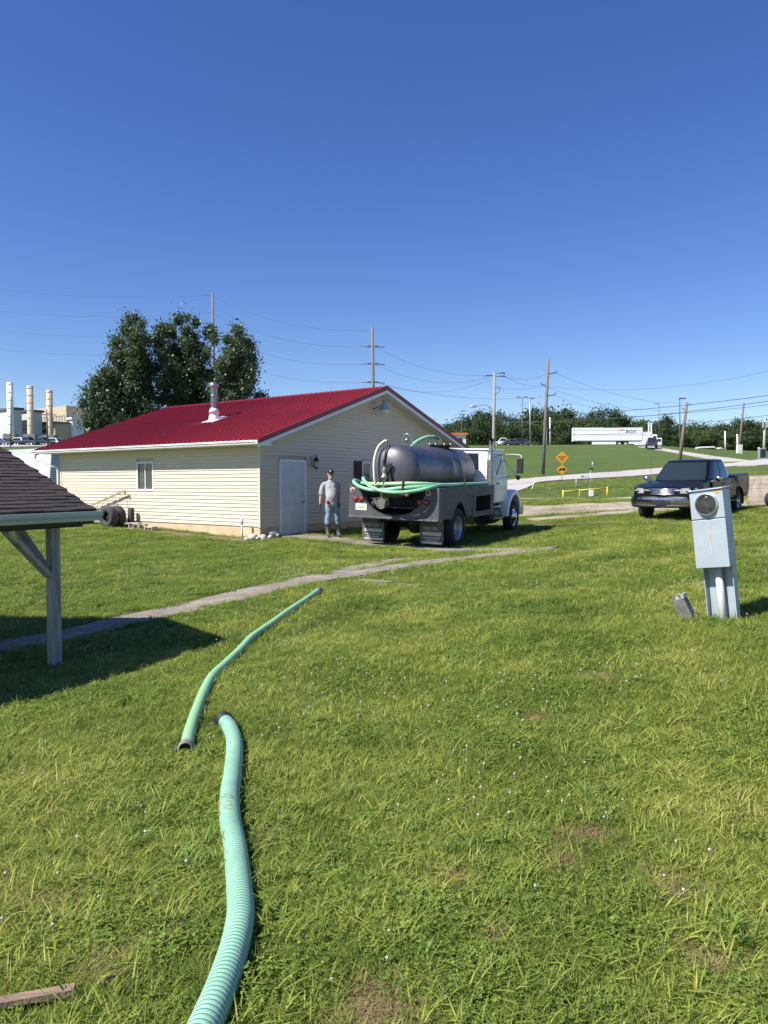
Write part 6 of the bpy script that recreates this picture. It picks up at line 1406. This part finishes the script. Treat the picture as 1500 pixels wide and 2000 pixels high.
wood_tree(6, 1301, 205, 806, 'pointed conifer standing above the wood right of the white truck', None)
wood_tree(5, 1357, 196, 838, 'bright green bushy tree before the wood behind the pickup', None)
wood_tree(5, 1428, 200, 845, 'yellowish green tree beside the slim leaning pole', None)
wood_tree(3, 1190, 226, 797, 'rounded tree rising above the wood over the white semitrailer', None)
wood_tree(3, 955, 222, 800, 'broad tree crown highest at the left end of the wood', None)
for px, Y, tp_, lab in ((1330, 190, 846, 'dense dark bush at the wood edge right of the hill road'), (1385, 192, 846, 'tall dark tree at the wood edge above the pipe railing'), (1470, 188, 838, 'leafy tree at the wood edge left of the transformer pole'), (1508, 186, 838, 'leafy tree cut off by the right edge at the wood border')):
    wood_tree(1 if Y % 4 else 0, px, Y, tp_, lab, None)
# undergrowth closing the foot of the wood, and the far wood behind it
g_ = np.random.default_rng(5); bl = []
for k in range(150):
    px = g_.uniform(835, 1640); Y = g_.uniform(206, 226); B = on(px, Y); bl.append(((B.x, B.y, B.z + g_.uniform(.5, 4.2)), (g_.uniform(2, 4), 2, g_.uniform(1.4, 3.0))))
for k in range(130):
    px = g_.uniform(825, 1660); Y = g_.uniform(246, 262); B = on(px, Y); bl.append(((B.x, B.y, B.z + g_.uniform(2, 8)), (g_.uniform(4, 6), 3, g_.uniform(3, 4.5))))
V, F = leaf_cloud(bl, 90000, .62, 9, .3); tag(place('undergrowth', cloud_mesh('undergrowth', V, F, wood_leaf[0])), 'dense dark undergrowth at the foot of the far wood', 'undergrowth', kind='stuff')

# ------------------------------------------------------------------ turf: blades, clover, straw (geometry-node instances of small tufts)
grass_mat = leaf_mat('grass_blade', [(.08, (.050, .090, .016)), (.34, (.150, .222, .036)), (.60, (.30, .362, .066)), (.83, (.49, .49, .125)), (.99, (.56, .48, .24))], .40, .9, .55, .22)
clover_mat = leaf_mat('clover_leaf', [(.1, (.075, .14, .02)), (.5, (.17, .26, .04)), (.9, (.30, .37, .07))], .35, 1.5, .55, .25)
straw_mat = leaf_mat('straw_blade', [(.1, (.16, .11, .055)), (.5, (.33, .24, .12)), (.9, (.46, .36, .20))], .3, 1.5, .7, .2)
flower_mat = M('clover_flower', (.50, .46, .40), .8, var=.4, vs=200)
def blades(nb, rad, h0, h1, wd, lean, seed, segs=2, comb=(0, 0)):
    g_ = np.random.default_rng(seed); V = []; F = []
    for k in range(nb):
        a = g_.uniform(0, 6.283); rr = rad * math.sqrt(g_.random()); p = np.array([rr * math.cos(a), rr * math.sin(a), -.008]); h = g_.uniform(h0, h1); w_ = wd * g_.uniform(.7, 1.3)
        d = g_.uniform(0, 6.283); L = g_.uniform(*lean) * h; dv = np.array([math.cos(d) * L + comb[0] * h, math.sin(d) * L + comb[1] * h, 0]); t = d + 1.57 + g_.uniform(-.6, .6); sd = np.array([math.cos(t), math.sin(t), 0]) * w_ / 2
        b0 = len(V)
        for q in range(segs + 1):
            f = q / segs; c = p + np.array([0, 0, h * (f - .25 * f * f)]) + dv * f * f; s_ = sd * (1 - .55 * f)
            if q < segs: V += [c - s_, c + s_]
            else: V += [c]
        for q in range(segs):
            i = b0 + 2 * q
            F.append((i, i + 1, i + 3, i + 2) if q < segs - 1 else (i, i + 1, i + 2))
    return V, F
def src(V, F, mat, name, coll):
    me = bpy.data.meshes.new(name); me.from_pydata([tuple(v) for v in V], [], F); me.materials.append(mat); o = bpy.data.objects.new(name, me); coll.objects.link(o); return o
GC = bpy.data.collections.new('turf_tufts')
for k in range(7): src(*blades(38, .075, .026, .060, .0031, (.3, 1.5), 200 + k), grass_mat, 'a%02d_tuft' % k, GC)
for k in range(2): src(*blades(18, .06, .05, .10, .0055, (.4, 1.2), 230 + k, 3), grass_mat, 'a%02d_tuft' % (7 + k), GC)
CC = bpy.data.collections.new('clover_tufts')
def clover(seed, nl=30, rad=.075):
    g_ = np.random.default_rng(seed); V = []; F = []
    for k in range(nl):
        a = g_.uniform(0, 6.283); rr = rad * math.sqrt(g_.random()); c = np.array([rr * math.cos(a), rr * math.sin(a), g_.uniform(.018, .042)]); tilt = g_.normal(size=2) * .35
        for q in range(3):
            b_ = a + q * 2.094; s_ = g_.uniform(.0045, .008); u = np.array([math.cos(b_), math.sin(b_), tilt[0] * math.cos(b_) + tilt[1] * math.sin(b_) - .1]); v_ = np.array([-math.sin(b_), math.cos(b_), 0])
            i = len(V); V += [c, c + u * s_ * .9 + v_ * s_ * .75, c + u * s_ * 1.5 + np.array([0, 0, -.001]), c + u * s_ * .9 - v_ * s_ * .75]; F.append((i, i + 1, i + 2, i + 3))
    return V, F
for k in range(3): src(*clover(300 + k), clover_mat, 'b%02d_clover' % k, CC)
SCc = bpy.data.collections.new('straw_tufts')
for k in range(3): src(*blades(26, .07, .02, .05, .003, (.8, 2.4), 330 + k, 2), straw_mat, 'c%02d_straw' % k, SCc)
WC = bpy.data.collections.new('weed_tufts')
for k in range(3): src(*blades(13, .02, .10, .17, .013, (.5, 1.1), 350 + k, 4), leaf_mat('weed_leaf%s' % 'abc'[k], [(.1, (.09, .17, .03)), (.5, (.17, .27, .05)), (.9, (.27, .38, .09))], .4, 2., .5, .3), 'd%02d_weed' % k, WC)
FC = bpy.data.collections.new('flower_heads')
for k in range(2):
    m = MB(); m.ball((0, 0, .040 + .010 * k), (.0062, .0062, .0055), 8, 6); m.sweep([(0, 0, 0), (.004, 0, .03), (0, 0, .05 + .012 * k)], .0012, 4, False)
    me = m.mesh('e%02d_flower' % k); me.materials.append(flower_mat); FC.objects.link(bpy.data.objects.new('e%02d_flower' % k, me))

def scatter(name, P_, S_, coll, label, cat, tilt=.12):
    k = len(P_); me = bpy.data.meshes.new(name); me.vertices.add(k); me.vertices.foreach_set('co', P_.astype(np.float32).ravel())
    g_ = np.random.default_rng(k); rot = np.stack([g_.normal(size=k) * tilt, g_.normal(size=k) * tilt, g_.uniform(0, 6.283, k)], -1)
    a = me.attributes.new('rot', 'FLOAT_VECTOR', 'POINT'); a.data.foreach_set('vector', rot.astype(np.float32).ravel())
    hz_ = np.minimum(S_, 1.0 + .34 * (S_ - 1)); a = me.attributes.new('scl', 'FLOAT_VECTOR', 'POINT'); a.data.foreach_set('vector', np.stack([S_, S_, hz_], -1).astype(np.float32).ravel())
    a = me.attributes.new('pick', 'INT', 'POINT'); a.data.foreach_set('value', g_.integers(0, 1000, k).astype(np.int32))
    ng = bpy.data.node_groups.new(name, 'GeometryNodeTree'); ng.interface.new_socket('Geometry', in_out='INPUT', socket_type='NodeSocketGeometry'); ng.interface.new_socket('Geometry', in_out='OUTPUT', socket_type='NodeSocketGeometry')
    N_ = ng.nodes; L_ = ng.links; gi = N_.new('NodeGroupInput'); go = N_.new('NodeGroupOutput'); ip = N_.new('GeometryNodeInstanceOnPoints'); ci = N_.new('GeometryNodeCollectionInfo')
    ci.inputs['Collection'].default_value = coll; ci.inputs['Separate Children'].default_value = True; ci.inputs['Reset Children'].default_value = True
    ip.inputs['Pick Instance'].default_value = True
    def attr(nm, tp):
        q = N_.new('GeometryNodeInputNamedAttribute'); q.data_type = tp; q.inputs['Name'].default_value = nm; return q.outputs[0]
    L_.new(gi.outputs[0], ip.inputs['Points']); L_.new(ci.outputs[0], ip.inputs['Instance']); L_.new(attr('pick', 'INT'), ip.inputs['Instance Index'])
    e2r = N_.new('FunctionNodeEulerToRotation'); L_.new(attr('rot', 'FLOAT_VECTOR'), e2r.inputs[0]); L_.new(e2r.outputs[0], ip.inputs['Rotation']); L_.new(attr('scl', 'FLOAT_VECTOR'), ip.inputs['Scale']); L_.new(ip.outputs[0], go.inputs[0])
    o = place(name, me); md = o.modifiers.new('scatter', 'NODES'); md.node_group = ng
    return tag(o, label, cat, kind='stuff')
def field(y0, y1, dens, margin=1.6):
    x1 = .56 * y1 + margin; k = int((y1 - y0) * 2 * x1 * dens); x = RNG.uniform(-x1, x1, k); y = RNG.uniform(y0, y1, k); m_ = np.abs(x) < .56 * y + margin; return x[m_], y[m_]
def keep(x, y, lot_p=.10):
    ok = np.ones(len(x), bool)
    for P_, hw in PAVED:
        A = np.array(P_); lo = A.min(0) - hw - .5; hi = A.max(0) + hw + .5; i = np.where((x > lo[0]) & (x < hi[0]) & (y > lo[1]) & (y < hi[1]))[0]
        if not len(i): continue
        a, b_ = A[:-1], A[1:]; ab = b_ - a; q = np.stack([x[i], y[i]], -1)[:, None, :]; t = np.clip(((q - a) * ab).sum(-1) / (ab ** 2).sum(-1), 0, 1); d = np.sqrt((((a + ab * t[..., None]) - q) ** 2).sum(-1)).min(1)
        wob = np.array([mnoise.noise(Vector((a_ * 1.1, b2 * 1.1, 3))) for a_, b2 in zip(x[i], y[i])]) if hw < 1 else 0
        edge = hw - .05 - np.maximum(0, wob + .08) * hw * 1.5 + np.random.default_rng(3).normal(size=len(i)) * .05
        lotty = hw > 1.0
        if lotty: ok[i] &= (d > hw - .4) | (RNG.random(len(i)) < lot_p * (hw < 4.6) )
        else: ok[i] &= d > edge
    c, s_ = math.cos(HA), math.sin(HA); lx = (x - HX) * c + (y - HY) * s_; ly = -(x - HX) * s_ + (y - HY) * c
    ok &= ~((lx > -.04) & (lx < LW + .04) & (ly > -.04) & (ly < LL + .04))
    return ok
_q = gp(147, 1957); b1x, b1y = _q.x, _q.y; _q = gp(-60, 1992); b0x, b0y = _q.x, _q.y
XS, YS, SS = [], [], []
for y0, y1, dn, sc in ((1.1, 4.0, 1250, .92), (4.0, 7.5, 780, 1.02), (7.5, 12, 330, 1.25), (12, 18, 170, 1.55), (18, 27, 85, 1.9), (27, 44, 26, 2.6), (44, 75, 5, 3.6)):
    x, y = field(y0, y1, dn); XS.append(x); YS.append(y); SS.append(sc * RNG.uniform(.72, 1.3, len(x)))
x, y, s_ = map(np.concatenate, (XS, YS, SS))
nz = np.array([mnoise.noise(Vector((a * .55, b_ * .55, 0))) + .5 * mnoise.noise(Vector((a * 2.1, b_ * 2.1, 5))) for a, b_ in zip(x[:], y[:])])
s_ = s_ * (1 + .30 * nz)
ok = keep(x, y)
dead = [(gp(px, py), r * .72) for px, py, r in ((355, 1832, .10), (1150, 1640, .14), (735, 1972, .17), (235, 1885, .12), (1100, 1690, .10), (880, 1730, .09), (1310, 1740, .14), (1400, 1890, .16), (90, 1770, .09), (960, 1840, .07), (540, 1640, .06), (1060, 1410, .15), (1180, 1330, .14))]
dd = np.full(len(x), 9.)
for p, r in dead: dd = np.minimum(dd, np.hypot(x - p.x, y - p.y) / r * (1 + .9 * np.sin(np.arctan2(y - p.y, x - p.x) * 3 + p.x * 9) * .5 + .25 * np.sin(x * 60) * np.sin(y * 60)))
for bx_, by_, br_ in BARE: ok &= np.hypot(x - bx_, y - by_) > br_
for q in np.linspace(0, 1, 12): ok &= np.hypot(x - (b0x + (b1x - b0x) * q), y - (b0y + (b1y - b0y) * q)) > .035
ok &= (dd > .8) | (RNG.random(len(x)) < .22)
# under the shelter the turf is thin
ca, sa_ = math.cos(PA), math.sin(PA); lx = (x + 2.85) * ca + (y - 7.45) * sa_; ly = -(x + 2.85) * sa_ + (y - 7.45) * ca
ok &= ~((lx < -.6) & (ly < -.2) & (RNG.random(len(x)) < .75))
isclov = ((RNG.random(len(x)) < np.clip(.02 + .5 * nz, .01, .24) * np.clip((y - 1.0) / 4, .35, 1)) & (y < 14)) | ((RNG.random(len(x)) < .34) & (y > 9) & (y < 27) & (x < -1.3 - .08 * (y - 9)))
def pts(mask): return np.stack([x[mask], y[mask], hgt(x[mask], y[mask])], -1), s_[mask]
scatter('grass', *pts(ok & ~isclov), GC, 'short sunlit lawn grass covering the whole yard', 'grass')
scatter('clover_patch', *pts(ok & isclov), CC, 'low clover leaves growing in patches among the lawn grass', 'clover')
sx, sy = [], []
for p, r in dead:
    k = int(1500 * r * r * 3.1) + 12; a = RNG.uniform(0, 6.28, k); q = r * np.sqrt(RNG.random(k)) * 1.1; sx += list(p.x + q * np.cos(a)); sy += list(p.y + q * np.sin(a))
xx, yy = field(1.2, 12, 9); o_ = keep(xx, yy); sx += list(xx[o_]); sy += list(yy[o_])
sx, sy = np.array(sx), np.array(sy); scatter('straw', np.stack([sx, sy, hgt(sx, sy) + .004], -1), RNG.uniform(.6, 1.2, len(sx)), SCc, 'dry straw coloured thatch in bare spots of the lawn', 'dry grass')
wx, wy = [], []
for px, py, k in ((372, 1690, 9), (395, 1700, 6), (930, 1665, 10), (905, 1672, 6), (1440, 1830, 10), (1010, 1790, 5), (820, 1880, 4), (120, 1690, 4), (270, 1640, 5), (1480, 1650, 5), (1416, 1222, 14), (1395, 1222, 8), (1355, 1216, 5), (1180, 1560, 4), (700, 1560, 3), (1460, 1230, 6), (640, 1420, 3)):
    p = gp(px, py)
    for _ in range(k): wx.append(p.x + RNG.normal() * .05); wy.append(p.y + RNG.normal() * .05)
for L in ((hl(0, u, 0) + Matrix.Rotation(HA, 3, 'Z') @ Vector((-.12, 0, 0)) for u in np.arange(3.2, 9.8, .16)), (hl(u, -.15, 0) for u in np.arange(2.6, 10, .2))):
    for p in L: wx.append(p.x + RNG.normal() * .08); wy.append(p.y + RNG.normal() * .08)
wx, wy = np.array(wx), np.array(wy); scatter('weeds', np.stack([wx, wy, hgt(wx, wy)], -1), RNG.uniform(.4, .8, len(wx)), WC, 'broad bladed weeds and taller grass sprouting from the lawn', 'weeds', .25)
xx, yy = field(1.6, 15, 26); o_ = keep(xx, yy); o_ &= np.array([mnoise.noise(Vector((a * .8, b_ * .8, 9))) > -.02 + .25 * (a > 1.2) for a, b_ in zip(xx, yy)]) & (RNG.random(len(xx)) < np.clip(yy / 7, .12, .75))
scatter('clover_flowers', np.stack([xx[o_], yy[o_], hgt(xx[o_], yy[o_])], -1), RNG.uniform(.7, 1.15, o_.sum()) * (1 + .03 * yy[o_]), FC, 'small white clover heads dotted over the lawn', 'flowers', .2)
